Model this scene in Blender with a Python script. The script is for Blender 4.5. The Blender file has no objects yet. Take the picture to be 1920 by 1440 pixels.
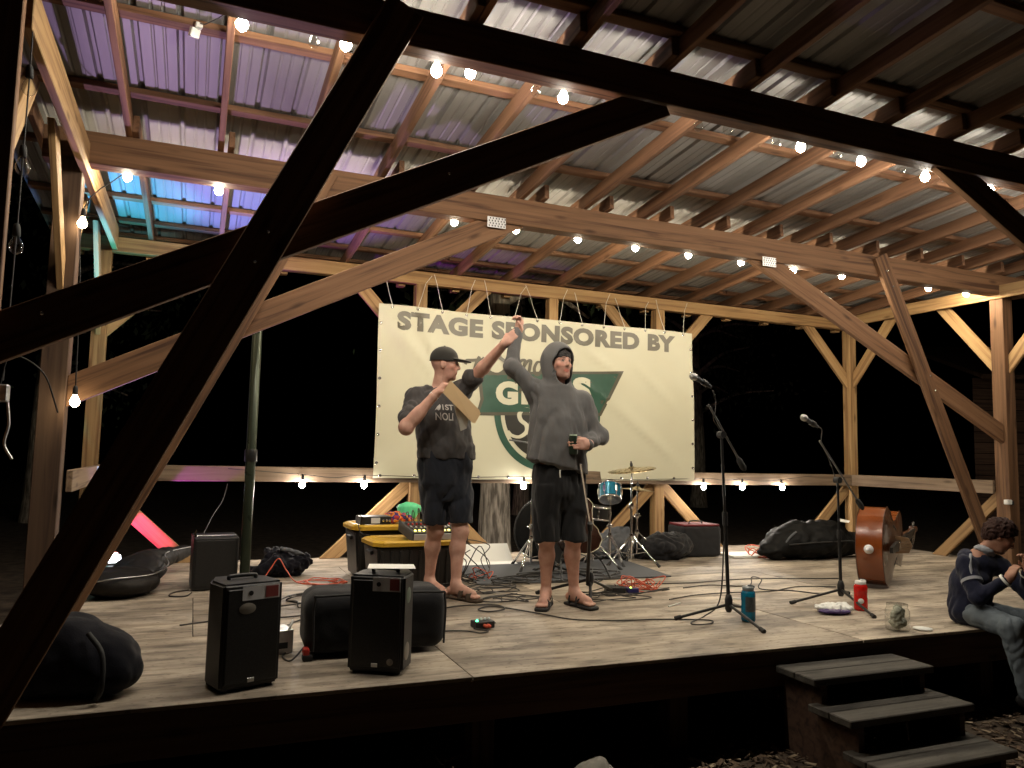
import bpy, bmesh, math, random
import numpy as np
from mathutils import Vector, Matrix, noise, Euler

# ------------------------------------------------------------------ camera, world, exposure
SC = bpy.context.scene
COL = SC.collection
_yaw, _pit, _rol = math.radians(22.286), math.radians(5.28), math.radians(1.249)
_fw = Vector((math.sin(_yaw) * math.cos(_pit), math.cos(_yaw) * math.cos(_pit), math.sin(_pit)))
_rt = Vector((math.cos(_yaw), -math.sin(_yaw), 0)); _up = _rt.cross(_fw)
_r2 = _rt * math.cos(_rol) + _up * math.sin(_rol); _u2 = -_rt * math.sin(_rol) + _up * math.cos(_rol)
cam = bpy.data.cameras.new('camera'); camo = bpy.data.objects.new('camera', cam); COL.objects.link(camo)
camo.matrix_world = Matrix(((_r2.x, _u2.x, -_fw.x, 0), (_r2.y, _u2.y, -_fw.y, 0), (_r2.z, _u2.z, -_fw.z, 1.04), (0, 0, 0, 1)))
cam.sensor_width = 36; cam.lens = 1441.7 / 1920 * 36; cam.clip_start = 0.02; cam.clip_end = 400
SC.camera = camo
W = bpy.data.worlds.new('World'); SC.world = W; W.use_nodes = True
_n = W.node_tree.nodes; _bg = _n['Background']
_sky = _n.new('ShaderNodeTexSky'); _sky.sky_type = 'NISHITA'; _sky.sun_disc = False
_sky.sun_elevation = math.radians(-7); _sky.sun_rotation = math.radians(200)
W.node_tree.links.new(_sky.outputs[0], _bg.inputs[0]); _bg.inputs[1].default_value = 0.05
SC.view_settings.view_transform = 'Standard'; SC.view_settings.look = 'None'
SC.view_settings.exposure = 0.36; SC.view_settings.gamma = 1.0; SC.view_settings.use_curve_mapping = False
SC.render.engine = 'CYCLES'
SC.cycles.use_denoising = True; SC.cycles.max_bounces = 7; SC.cycles.diffuse_bounces = 2; SC.cycles.glossy_bounces = 3
SC.cycles.transmission_bounces = 4; SC.cycles.transparent_max_bounces = 6
SC.cycles.sample_clamp_indirect = 4.0; SC.cycles.sample_clamp_direct = 0.0
SC.cycles.use_light_tree = True; SC.cycles.caustics_reflective = False; SC.cycles.caustics_refractive = False
BULB = 720.0          # radiance of a lit string-light bulb
R_ = random.Random(7)

# ------------------------------------------------------------------ materials
def newmat(name):
    m = bpy.data.materials.new(name); m.use_nodes = True
    return m, m.node_tree.nodes, m.node_tree.links, m.node_tree.nodes['Principled BSDF']

def mat(name, col, rough=0.6, metal=0.0, spec=0.5, var=0.12, scale=9.0, bump=0.0, bscale=60.0, emit=None, estr=0.0, coat=0.0, trans=0.0, sheen=0.0):
    """plain surface with a little tonal mottling, fine relief and roughness variation"""
    m, n, l, b = newmat(name)
    b.inputs['Metallic'].default_value = metal
    b.inputs['Specular IOR Level'].default_value = spec
    b.inputs['Coat Weight'].default_value = coat
    b.inputs['Transmission Weight'].default_value = trans
    b.inputs['Sheen Weight'].default_value = sheen
    tc = n.new('ShaderNodeTexCoord'); no = n.new('ShaderNodeTexNoise'); no.inputs['Scale'].default_value = scale; no.inputs['Detail'].default_value = 5
    l.new(tc.outputs['Object'], no.inputs['Vector'])
    mx = n.new('ShaderNodeMix'); mx.data_type = 'RGBA'
    mx.inputs[6].default_value = [c * (1 - var) for c in col] + [1]
    mx.inputs[7].default_value = [min(1, c * (1 + var)) for c in col] + [1]
    l.new(no.outputs['Fac'], mx.inputs[0]); l.new(mx.outputs[2], b.inputs['Base Color'])
    mr = n.new('ShaderNodeMapRange'); mr.inputs[3].default_value = max(0.03, rough - 0.1); mr.inputs[4].default_value = min(1, rough + 0.1)
    l.new(no.outputs['Fac'], mr.inputs[0]); l.new(mr.outputs[0], b.inputs['Roughness'])
    if bump:
        n2 = n.new('ShaderNodeTexNoise'); n2.inputs['Scale'].default_value = bscale; n2.inputs['Detail'].default_value = 4
        l.new(tc.outputs['Object'], n2.inputs['Vector'])
        bp = n.new('ShaderNodeBump'); bp.inputs['Strength'].default_value = bump; bp.inputs['Distance'].default_value = 0.004
        l.new(n2.outputs['Fac'], bp.inputs['Height']); l.new(bp.outputs[0], b.inputs['Normal'])
    if emit:
        b.inputs['Emission Color'].default_value = list(emit) + [1]; b.inputs['Emission Strength'].default_value = estr
    return m

def wood(name, c1, c2, dark, rough=0.7, axis='X', gx=1.1, gy=26.0, var=0.22, stain=0.0):
    """sawn timber: grain stretched along the piece's own length, knots, a tone of its own for each piece"""
    m, n, l, b = newmat(name)
    tc = n.new('ShaderNodeTexCoord'); oi = n.new('ShaderNodeObjectInfo')
    mp = n.new('ShaderNodeMapping'); mp.inputs['Scale'].default_value = (gx, gy, gy) if axis == 'X' else (gy, gx, gy)
    sc = n.new('ShaderNodeVectorMath'); sc.operation = 'SCALE'; sc.inputs[0].default_value = (31, 57, 83)
    l.new(oi.outputs['Random'], sc.inputs['Scale'])
    ad = n.new('ShaderNodeVectorMath'); l.new(tc.outputs['Object'], ad.inputs[0]); l.new(sc.outputs[0], ad.inputs[1])
    l.new(ad.outputs[0], mp.inputs[0])
    no = n.new('ShaderNodeTexNoise'); no.inputs['Scale'].default_value = 1.0; no.inputs['Detail'].default_value = 6; no.inputs['Distortion'].default_value = 0.7
    l.new(mp.outputs[0], no.inputs['Vector'])
    cr = n.new('ShaderNodeValToRGB'); e = cr.color_ramp.elements
    e[0].position = 0.33; e[0].color = list(dark) + [1]; e[1].position = 0.68; e[1].color = list(c1) + [1]
    x = cr.color_ramp.elements.new(0.48); x.color = list(c2) + [1]
    l.new(no.outputs['Fac'], cr.inputs[0])
    # knots
    mp2 = n.new('ShaderNodeMapping'); mp2.inputs['Scale'].default_value = (2.1, 7, 7) if axis == 'X' else (7, 2.1, 7)
    l.new(ad.outputs[0], mp2.inputs[0])
    vo = n.new('ShaderNodeTexVoronoi'); vo.inputs['Scale'].default_value = 1.0; l.new(mp2.outputs[0], vo.inputs['Vector'])
    kr = n.new('ShaderNodeValToRGB'); k = kr.color_ramp.elements
    k[0].position = 0.05; k[0].color = (0.25, 0.2, 0.17, 1); k[1].position = 0.17; k[1].color = (1, 1, 1, 1)
    l.new(vo.outputs['Distance'], kr.inputs[0])
    mu = n.new('ShaderNodeMix'); mu.data_type = 'RGBA'; mu.blend_type = 'MULTIPLY'; mu.inputs[0].default_value = 0.75
    l.new(cr.outputs[0], mu.inputs[6]); l.new(kr.outputs[0], mu.inputs[7])
    src = mu.outputs[2]
    if stain:
        ns = n.new('ShaderNodeTexNoise'); ns.inputs['Scale'].default_value = 1.0; ns.inputs['Detail'].default_value = 7; ns.inputs['Roughness'].default_value = 0.62
        ms = n.new('ShaderNodeMapping'); ms.inputs['Scale'].default_value = (1.3, 2.6, 2.6)
        l.new(ad.outputs[0], ms.inputs[0]); l.new(ms.outputs[0], ns.inputs['Vector'])
        rs = n.new('ShaderNodeValToRGB'); r = rs.color_ramp.elements
        r[0].position = 0.38; r[0].color = (0.36, 0.355, 0.36, 1); r[1].position = 0.60; r[1].color = (1, 1, 1, 1)
        l.new(ns.outputs['Fac'], rs.inputs[0])
        m3 = n.new('ShaderNodeMix'); m3.data_type = 'RGBA'; m3.blend_type = 'MULTIPLY'; m3.inputs[0].default_value = stain
        l.new(src, m3.inputs[6]); l.new(rs.outputs[0], m3.inputs[7]); src = m3.outputs[2]
        for sc_, lo_, hi_, dk_ in (((4, 11, 11), .36, .47, .50), ((.5, 1.1, 1.1), .40, .60, .58), ((24, 44, 44), .33, .40, .45), ((2, 30, 30), .36, .50, .72)):      # scuffs, broad worn areas, specks
            nz_ = n.new('ShaderNodeTexNoise'); nz_.inputs['Scale'].default_value = 1; nz_.inputs['Detail'].default_value = 8; mz_ = n.new('ShaderNodeMapping'); mz_.inputs['Scale'].default_value = sc_
            l.new(ad.outputs[0], mz_.inputs[0]); l.new(mz_.outputs[0], nz_.inputs['Vector']); rz_ = n.new('ShaderNodeValToRGB'); q_ = rz_.color_ramp.elements
            q_[0].position = lo_; q_[0].color = (dk_, dk_ * .98, dk_ * .97, 1); q_[1].position = hi_; q_[1].color = (1, 1, 1, 1); l.new(nz_.outputs['Fac'], rz_.inputs[0])
            mz = n.new('ShaderNodeMix'); mz.data_type = 'RGBA'; mz.blend_type = 'MULTIPLY'; mz.inputs[0].default_value = stain; l.new(src, mz.inputs[6]); l.new(rz_.outputs[0], mz.inputs[7]); src = mz.outputs[2]
    hs = n.new('ShaderNodeHueSaturation'); mr = n.new('ShaderNodeMapRange')
    mr.inputs[3].default_value = 1 - var; mr.inputs[4].default_value = 1 + var
    l.new(oi.outputs['Random'], mr.inputs[0]); l.new(mr.outputs[0], hs.inputs['Value']); l.new(src, hs.inputs['Color'])
    l.new(hs.outputs[0], b.inputs['Base Color'])
    b.inputs['Roughness'].default_value = rough; b.inputs['Specular IOR Level'].default_value = 0.3
    bp = n.new('ShaderNodeBump'); bp.inputs['Strength'].default_value = 0.35; bp.inputs['Distance'].default_value = 0.003
    l.new(no.outputs['Fac'], bp.inputs['Height']); l.new(bp.outputs[0], b.inputs['Normal'])
    return m

def emitmat(name, col, s):
    m, n, l, b = newmat(name)
    b.inputs['Base Color'].default_value = (0.8, 0.8, 0.8, 1)
    b.inputs['Emission Color'].default_value = list(col) + [1]; b.inputs['Emission Strength'].default_value = s
    return m

M = dict(
    timber=wood('fir_timber', (0.195, 0.104, 0.053), (0.152, 0.078, 0.038), (0.066, 0.031, 0.016), var=.16),
    pine=wood('pine_timber', (0.36, 0.232, 0.108), (0.30, 0.183, 0.082), (0.17, 0.094, 0.042), var=.14),
    rafter=wood('rafter_wood', (0.225, 0.120, 0.066), (0.175, 0.089, 0.048), (0.09, 0.043, 0.024), var=.25),
    old=wood('weathered_wood', (0.24, 0.175, 0.12), (0.19, 0.135, 0.09), (0.11, 0.075, 0.05)),
    ply=wood('plywood', (0.68, 0.585, 0.465), (0.57, 0.485, 0.38), (0.39, 0.325, 0.255), rough=0.6, gx=0.6, gy=7, var=0.10, stain=0.8),
    darkpost=wood('dark_post_wood', (0.115, 0.072, 0.045), (0.088, 0.052, 0.033), (0.05, 0.03, 0.02)),  # darker wood tone, used on the left middle post only
    rim=wood('rim_wood', (0.10, 0.06, 0.04), (0.075, 0.042, 0.028), (0.04, 0.024, 0.018)),
    step=wood('step_wood', (0.13, 0.12, 0.105), (0.105, 0.095, 0.08), (0.06, 0.053, 0.045), stain=0.6),
    steel=mat('galvanised_steel', (0.62, 0.62, 0.62), 0.38, 0.9, var=0.2, scale=40),
    bolt=mat('bolt_steel', (0.7, 0.7, 0.7), 0.25, 1.0),
    black=mat('black_plastic', (0.012, 0.012, 0.013), 0.5, bump=0.15, bscale=300),
    blackm=mat('black_metal', (0.02, 0.02, 0.02), 0.35, 0.3),
    rubber=mat('black_rubber', (0.015, 0.015, 0.015), 0.75),
    chrome=mat('chrome', (0.8, 0.8, 0.8), 0.14, 1.0, var=0.03),
    cloth_black=mat('black_cloth', (0.016, 0.016, 0.018), 0.9, bump=0.35, bscale=240, sheen=0.15, spec=0.2),
    cloth_grey=mat('grey_cloth', (0.10, 0.105, 0.115), 0.9, bump=0.35, bscale=240, spec=0.2),
    white=mat('white_plastic', (0.75, 0.75, 0.72), 0.45, var=0.05),
    paper=mat('paper', (0.82, 0.82, 0.78), 0.7, var=0.04),
    red=mat('red_plastic', (0.5, 0.03, 0.02), 0.4),
    cordw=mat('white_cord', (0.72, 0.70, 0.62), 0.7),
    cable=mat('black_cable', (0.025, 0.022, 0.02), 0.55),
    cableo=mat('orange_cable', (0.62, 0.10, 0.045), 0.5),
    lampf=emitmat('lit_bulb_front', (1.0, 0.91, 0.76), BULB),
    lampm=emitmat('lit_bulb_middle', (1.0, 0.87, 0.64), BULB * 0.9),
    lampd=emitmat('lit_bulb_post', (1.0, 0.80, 0.50), BULB * 0.07),
    lampb=emitmat('lit_bulb_back', (1.0, 0.90, 0.78), BULB * 0.8),
)
def glass(name, col=(0.93, 0.94, 0.93), rough=0.03):
    m, n, l, b = newmat(name)
    tr = n.new('ShaderNodeBsdfTransparent'); tr.inputs[0].default_value = list(col) + [1]; gl = n.new('ShaderNodeBsdfGlossy'); gl.inputs['Roughness'].default_value = rough
    lw = n.new('ShaderNodeLayerWeight'); lw.inputs[0].default_value = .5; pw = n.new('ShaderNodeMath'); pw.operation = 'POWER'; pw.inputs[1].default_value = 3; l.new(lw.outputs['Facing'], pw.inputs[0]); fr = n.new('ShaderNodeMath'); fr.operation = 'MULTIPLY_ADD'; fr.inputs[1].default_value = .6; fr.inputs[2].default_value = .05; l.new(pw.outputs[0], fr.inputs[0]); mx = n.new('ShaderNodeMixShader'); l.new(fr.outputs[0], mx.inputs[0]); l.new(tr.outputs[0], mx.inputs[1]); l.new(gl.outputs[0], mx.inputs[2])
    l.new(mx.outputs[0], n['Material Output'].inputs[0])
    return m
M['glass'] = glass('clear_glass')

# ------------------------------------------------------------------ objects
WM = {}
def place(o, parent=None, mw=None):
    COL.objects.link(o); mw = mw or Matrix()
    o.matrix_basis = mw
    if parent is not None:
        o.parent = parent; o.matrix_parent_inverse = WM[parent.name].inverted()
    WM[o.name] = mw.copy()
    return o
def tag(o, label=None, cat=None, group=None, kind=None):
    if label: o['label'] = label
    if cat: o['category'] = cat
    if group: o['group'] = group
    if kind: o['kind'] = kind
    return o
def thing(name, label, cat, loc=(0, 0, 0), group=None, kind=None, rz=0.0):
    o = bpy.data.objects.new(name, None); o.empty_display_size = 0.1
    place(o, None, Matrix.Translation(loc) @ Matrix.Rotation(rz, 4, 'Z'))
    return tag(o, label, cat, group, kind)
def link(name, me, m, parent=None, mw=None, smooth=False):
    if m is not None:
        me.materials.clear(); me.materials.append(M[m] if isinstance(m, str) else m)
    if smooth: me.shade_smooth()
    return place(bpy.data.objects.new(name, me), parent, mw)

class MB:
    """collects shapes into one mesh"""
    def __init__(s): s.v = []; s.f = []; s.sm = []
    def add(s, v, f, smooth=False):
        k = len(s.v); s.v += [tuple(p) for p in v]; s.f += [tuple(i + k for i in q) for q in f]; s.sm += [smooth] * len(f); return s
    def box(s, c, d, rot=None, bev=0.0):
        bm = bmesh.new(); bmesh.ops.create_cube(bm, size=1)
        for v in bm.verts: v.co = Vector((v.co.x * d[0], v.co.y * d[1], v.co.z * d[2]))
        if bev: bmesh.ops.bevel(bm, geom=bm.edges[:], offset=bev, segments=2 if bev > 0.006 else 1, affect='EDGES', profile=0.5)
        mx = Matrix.Translation(c) @ (rot.to_4x4() if rot is not None else Matrix())
        bm.verts.index_update()
        s.add([mx @ v.co for v in bm.verts], [[v.index for v in f.verts] for f in bm.faces]); bm.free(); return s
    def tube(s, pts, r, n=8, cap=True):
        pts = [Vector(p) for p in pts]; m = len(pts); rr = r if isinstance(r, (list, tuple)) else [r] * m
        V = []; prev = None
        for i, p in enumerate(pts):
            t = (pts[min(i + 1, m - 1)] - pts[max(i - 1, 0)])
            t = t.normalized() if t.length > 1e-9 else Vector((0, 0, 1))
            a = prev - t * prev.dot(t) if prev is not None else t.orthogonal()
            if a.length < 1e-6: a = t.orthogonal()
            a.normalize(); prev = a; b = t.cross(a)
            for j in range(n):
                an = 2 * math.pi * j / n; V.append(p + (a * math.cos(an) + b * math.sin(an)) * rr[i])
        F = [(i * n + j, i * n + (j + 1) % n, (i + 1) * n + (j + 1) % n, (i + 1) * n + j) for i in range(m - 1) for j in range(n)]
        s.add(V, F, True)
        if cap: s.add(V[:n], [tuple(range(n))[::-1]]); s.add(V[-n:], [tuple(range(n))])
        return s
    def lathe(s, prof, n=20, mx=None, smooth=True):
        mx = mx or Matrix(); V = []; F = []; m = len(prof)
        for r, z in prof:
            for j in range(n):
                a = 2 * math.pi * j / n; V.append(mx @ Vector((r * math.cos(a), r * math.sin(a), z)))
        for i in range(m - 1):
            for j in range(n): F.append((i * n + j, i * n + (j + 1) % n, (i + 1) * n + (j + 1) % n, (i + 1) * n + j))
        s.add(V, F, smooth)
        if prof[0][0] > 1e-5: s.add(V[:n], [tuple(range(n))[::-1]])
        if prof[-1][0] > 1e-5: s.add(V[-n:], [tuple(range(n))])
        return s
    def prism(s, poly, z0, z1, mx=None):
        mx = mx or Matrix(); n = len(poly)
        V = [mx @ Vector((x, y, z0)) for x, y in poly] + [mx @ Vector((x, y, z1)) for x, y in poly]
        F = [tuple(range(n))[::-1], tuple(range(n, 2 * n))] + [(i, (i + 1) % n, n + (i + 1) % n, n + i) for i in range(n)]
        return s.add(V, F)
    def mesh(s, name):
        me = bpy.data.meshes.new(name); me.from_pydata(s.v, [], s.f); me.polygons.foreach_set('use_smooth', s.sm); me.update(); return me
    def build(s, name, m, parent=None, mw=None): return link(name, s.mesh(name), m, parent, mw)

def axis_matrix(p0, p1, up=(0, 0, 1)):
    p0, p1 = Vector(p0), Vector(p1); x = (p1 - p0).normalized(); u = Vector(up)
    if abs(x.dot(u)) > 0.99: u = Vector((0, 1, 0))
    y = u.cross(x).normalized(); z = x.cross(y); c = (p0 + p1) / 2
    return Matrix(((x.x, y.x, z.x, c.x), (x.y, y.y, z.y, c.y), (x.z, y.z, z.z, c.z), (0, 0, 0, 1)))
_bc = {}
def beam(name, p0, p1, w, h, m, parent, up=(0, 0, 1), bev=0.004):
    """a sawn timber from p0 to p1; w across, h along 'up'; its local X is its length"""
    L = (Vector(p1) - Vector(p0)).length; k = (round(L, 4), w, h, bev)
    if k not in _bc: _bc[k] = MB().box((0, 0, 0), (L, w, h), bev=bev).mesh(name)
    me = _bc[k]
    if m and me.materials and me.materials[0] != M[m]: me = me.copy()
    return link(name, me, m, parent, axis_matrix(p0, p1, up))

def catmull(pts, k=6):
    P = [Vector(p) for p in pts]; P = [P[0] * 2 - P[1]] + P + [P[-1] * 2 - P[-2]]; out = []
    for i in range(1, len(P) - 2):
        a, b, c, d = P[i - 1:i + 3]
        for j in range(k):
            t = j / k
            out.append(0.5 * ((2 * b) + (c - a) * t + (2 * a - 5 * b + 4 * c - d) * t * t + (3 * b - a - 3 * c + d) * t ** 3))
    out.append(P[-2]); return out
# ------------------------------------------------------------------ ground and stage floor
GZ = -0.55
def rb(y): return 3.085 - 0.075 * (y - 5.6)          # underside of the rafters

def make_ground():
    m, n, l, b = newmat('dirt')
    tc = n.new('ShaderNodeTexCoord'); no = n.new('ShaderNodeTexNoise'); no.inputs['Scale'].default_value = 7; no.inputs['Detail'].default_value = 10
    l.new(tc.outputs['Object'], no.inputs['Vector'])
    cr = n.new('ShaderNodeValToRGB'); e = cr.color_ramp.elements
    e[0].position = .3; e[0].color = (0.045, 0.03, 0.02, 1); e[1].position = .75; e[1].color = (0.15, 0.11, 0.075, 1)
    l.new(no.outputs['Fac'], cr.inputs[0]); l.new(cr.outputs[0], b.inputs['Base Color']); b.inputs['Roughness'].default_value = 0.95
    bp = n.new('ShaderNodeBump'); bp.inputs['Strength'].default_value = 0.8; bp.inputs['Distance'].default_value = 0.02
    l.new(no.outputs['Fac'], bp.inputs['Height']); l.new(bp.outputs[0], b.inputs['Normal'])
    # one sheet: fine near the stage, coarse to the horizon
    xs = [-200, -60, -20, -8, -3] + [i * 0.25 for i in range(-4, 40)] + [12, 20, 60, 200]
    ys = [-200, -60, -20, -6, -2] + [i * 0.25 for i in range(-2, 42)] + [13, 20, 60, 200]
    V = []
    for y in ys:
        for x in xs:
            z = GZ + 0.035 * noise.noise(Vector((x * 0.9, y * 0.9, 3))) + 0.012 * noise.noise(Vector((x * 4, y * 4, 1)))
            V.append((x, y, z))
    nx = len(xs); F = [(j * nx + i, j * nx + i + 1, (j + 1) * nx + i + 1, (j + 1) * nx + i) for j in range(len(ys) - 1) for i in range(nx - 1)]
    o = MB().add(V, F, True).build('ground', m); tag(o, 'bare dark dirt ground round the stage', None, kind='structure')
    # chips, bark and dry leaves lying on it
    mb = MB(); r = random.Random(3)
    for i in range(5200):
        x = r.uniform(1.2, 7.0); y = r.uniform(1.6, 4.1)
        if r.random() < .35: x = r.uniform(2.3, 6.5); y = r.uniform(2.6, 3.7)
        z = GZ + 0.035 * noise.noise(Vector((x * 0.9, y * 0.9, 3))) + 0.012 * noise.noise(Vector((x * 4, y * 4, 1))) + r.uniform(0.002, 0.012)
        a = r.uniform(0, 6.28); L = r.uniform(.008, .035); w = L * r.uniform(.2, .6); t = r.uniform(-.012, .012); h = r.uniform(.001, .006)
        c, s_ = math.cos(a), math.sin(a)
        P = [(x + c * L - s_ * w, y + s_ * L + c * w, z + t), (x - c * L - s_ * w, y - s_ * L + c * w, z - t), (x - c * L + s_ * w, y - s_ * L - c * w, z - t + .003), (x + c * L + s_ * w, y + s_ * L - c * w, z + t - .002)]
        mb.add(P + [(p[0], p[1], p[2] + h) for p in P], [(4, 5, 6, 7), (0, 1, 5, 4), (1, 2, 6, 5), (2, 3, 7, 6), (3, 0, 4, 7)])
    mm, n, l, b = newmat('wood_chips')
    ge = n.new('ShaderNodeNewGeometry'); cr = n.new('ShaderNodeValToRGB'); e = cr.color_ramp.elements
    e[0].color = (0.05, 0.03, 0.02, 1); e[1].color = (0.42, 0.33, 0.22, 1); cr.color_ramp.elements.new(.6).color = (0.14, 0.09, 0.055, 1)
    l.new(ge.outputs['Random Per Island'], cr.inputs[0]); l.new(cr.outputs[0], b.inputs['Base Color']); b.inputs['Roughness'].default_value = .9
    tag(mb.build('wood_chip_litter', mm), 'wood chips and leaf litter scattered on the dirt', 'litter', kind='stuff')
make_ground()

def make_stage():
    t = thing('stage_floor', 'low plywood stage floor on a dark timber rim', None, (3.5, 5.6, -.3), kind='structure')
    rows = [(3.50, 4.715, 1.27), (4.715, 5.93, 0.05), (5.93, 7.145, 1.27), (7.145, 7.78, 0.05)]
    for y0, y1, off in rows:
        xs = [-0.98] + [x for x in [off + 2.44 * k for k in range(-1, 5)] if -0.9 < x < 8.1] + [8.2]
        for a, b in zip(xs, xs[1:]):
            dz = R_.uniform(-.0015, .0015)
            beam('plywood_sheet', (a + .0025, (y0 + y1) / 2, -.010 + dz), (b - .0025, (y0 + y1) / 2, -.010 + dz), y1 - y0 - .005, 0.019, 'ply', t, bev=.002)
    beam('rim_board', (-0.98, 3.535, -.117), (8.2, 3.535, -.117), .038, .19, 'rim', t)
    beam('rim_board', (-0.98, 7.745, -.117), (8.2, 7.745, -.117), .038, .19, 'rim', t)
    beam('rim_board', (-0.96, 3.556, -.117), (-0.96, 7.724, -.117), .038, .19, 'rim', t)
    beam('rim_board', (8.18, 3.556, -.117), (8.18, 7.724, -.117), .038, .19, 'rim', t)
    for i in range(22):
        x = -.5 + .41 * i
        beam('joist', (x, 3.556, -.117), (x, 7.724, -.117), .038, .185, 'rim', t)
    for x in (-.8, 1.4, 2.55, 5.0, 7.9):
        for y in (3.75, 5.6, 7.5): beam('support_post', (x, y, GZ - .1), (x, y, -.215), .12, .12, 'rim', t)
make_stage()

def make_steps():
    t = thing('wooden_steps', 'three open wooden steps up to the stage front', 'steps', (3.48, 3.1, GZ))
    for z, yb in ((-.09, 3.50), (-.225, 3.26), (-.385, 3.03)):
        for k in (0, 1): beam('tread', (3.05, yb - .075 - k * .148, z - .019), (3.92, yb - .075 - k * .148, z - .019), .143, .038, 'step', t, bev=.005)
    for x in (3.13, 3.84):
        mb = MB().prism([(3.50, -.13), (3.22, -.13), (3.22, -.265), (2.98, -.265), (2.98, -.425), (2.76, -.425), (2.76, GZ - .02), (3.50, GZ - .02)], x - .019, x + .019, Matrix(((0, 0, 1, 0), (1, 0, 0, 0), (0, 1, 0, 0), (0, 0, 0, 1))))
        mb.build('stringer', 'rim', t)
make_steps()

# ------------------------------------------------------------------ the timber pavilion over the stage
PV = thing('stage_pavilion', 'open timber frame stage pavilion with a ribbed metal roof', 'pavilion', (3.5, 5.6, 0))
XL, XR, YF, YM, YB = -0.84, 8.0, 3.6, 5.6, 7.7
def post(x, y, z1, w=.14, m='timber', z0=0.0): return beam('post', (x, y, z0), (x, y, z1), w, w, m, PV)
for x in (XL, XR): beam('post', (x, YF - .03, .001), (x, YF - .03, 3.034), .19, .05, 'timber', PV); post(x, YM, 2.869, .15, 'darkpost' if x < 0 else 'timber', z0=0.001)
for x in (XL, 2.10, 5.01, XR): post(x, YB, 2.789, .12, 'pine', z0=0.001)
post(3.62, YB + .005, 2.789, .11, 'pine', z0=.886)
beam('beam', (-1.0, YF, 3.135), (8.7, YF, 3.135), .11, .2, 'timber', PV)
MIDBEAM = beam('beam', (-1.0, YM, 2.977), (8.3, YM, 2.977), .13, .214, 'timber', PV)
beam('beam', (-1.1, YB, 2.858), (8.3, YB, 2.858), .10, .135, 'pine', PV)
for x in (XL, XR):
    s = .085 if x < 0 else -.085
    beam('side_beam', (x + s, 3.67, 2.90), (x + s, 7.63, 2.90), .04 if x > 0 else .045, .14 if x > 0 else .2, 'pine', PV)
# braces. brace() runs in the wall plane; 'plank' ones are bolted on the camera side face
def brace(p0, p1, w=.04, h=.14, m='timber', name='brace', cuts=()):
    """cuts: (point, outward normal) planes that trim the ends where the brace meets post or beam"""
    if not cuts: return beam(name, p0, p1, w, h, m, PV)
    a, b = Vector(p0), Vector(p1); d = (b - a).normalized(); a, b = a - d * .35, b + d * .35; mw = axis_matrix(a, b); iv = mw.inverted()
    bm = bmesh.new(); bmesh.ops.create_cube(bm, size=1)
    for v in bm.verts: v.co = Vector((v.co.x * (b - a).length, v.co.y * w, v.co.z * h))
    for p, n in cuts:
        r = bmesh.ops.bisect_plane(bm, geom=bm.verts[:] + bm.edges[:] + bm.faces[:], plane_co=iv @ Vector(p), plane_no=iv.to_3x3() @ Vector(n), clear_outer=True)
        bmesh.ops.edgeloop_fill(bm, edges=[e for e in r['geom_cut'] if isinstance(e, bmesh.types.BMEdge)])
    bmesh.ops.recalc_face_normals(bm, faces=bm.faces[:]); bmesh.ops.bevel(bm, geom=bm.edges[:], offset=.003, segments=1, affect='EDGES')
    me = bpy.data.meshes.new(name); bm.to_mesh(me); bm.free(); return link(name, me, m, PV, mw)
def UP(z): return ((0, 0, z), (0, 0, 1))
def DN(z): return ((0, 0, z), (0, 0, -1))
def PX(x): return ((x, 0, 0), (1, 0, 0))
def NX(x): return ((x, 0, 0), (-1, 0, 0))
def PY(y): return ((0, y, 0), (0, 1, 0))
def NY(y): return ((0, y, 0), (0, -1, 0))
def bolts(br, pts, r=.011):
    for p in pts:
        MB().lathe([(r, 0), (r, .004), (r * .5, .008), (0, .009)], 10, Matrix.Translation(p) @ Matrix.Rotation(math.pi / 2, 4, 'X')).build('bolt', 'bolt', br)
b_ = brace((2.05, YF - .002, 2.91), (-.77, YF - .002, 1.45), .05, .19, cuts=(UP(3.034), NX(-.744))); bolts(b_, [(1.1, YF - .028, 2.43), (.3, YF - .028, 2.0), (-.6, YF - .028, 1.57)], .009)
b_ = brace((.84, YF - .082, 3.21), (-.70, YF - .082, .01), .04, .19, name='long_brace'); bolts(b_, [(.25, YF - .103, 2.0), (.2, YF - .103, 1.86)], .009)
brace((4.80, YF - .002, 3.0), (7.93, YF - .002, 1.45), .05, .19, cuts=(UP(3.034), PX(7.904)))
brace((6.45, YF - .082, 3.21), (7.86, YF - .082, .01), .04, .19, name='long_brace')
b_ = brace((2.12, YM - .01, 2.85), (-.77, YM - .01, 1.38), .05, .18, cuts=(UP(2.869), NX(-.764)))
brace((.78, YM - .087, 3.06), (-.70, YM - .087, .01), .04, .17, name='long_brace')
brace((4.86, YM - .01, 2.84), (7.93, YM - .01, 1.375), .05, .18, cuts=(UP(2.869), PX(7.924)))
b_ = brace((6.15, YM - .087, 3.075), (7.66, YM - .087, .01), .04, .17, name='long_brace')
bolts(b_, [(6.22, YM - .108, 2.93), (6.30, YM - .108, 2.78), (6.78, YM - .108, 1.92), (6.84, YM - .108, 1.78), (7.5, YM - .108, .38)])
for x in (2.106, 4.80):      # toothed joint plates over the brace heads
    pl = MB().box((x, YM - .0685, 2.862), (.155, .003, .085))
    o = pl.build('joint_plate', 'steel', MIDBEAM)
    mb = MB()
    for i in range(6):
        for j in range(4): mb.box((x - .062 + i * .025 + (j % 2) * .008, YM - .0712, 2.832 + j * .02), (.008, .002, .012))
    mb.build('plate_teeth', 'rubber', MIDBEAM)
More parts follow.
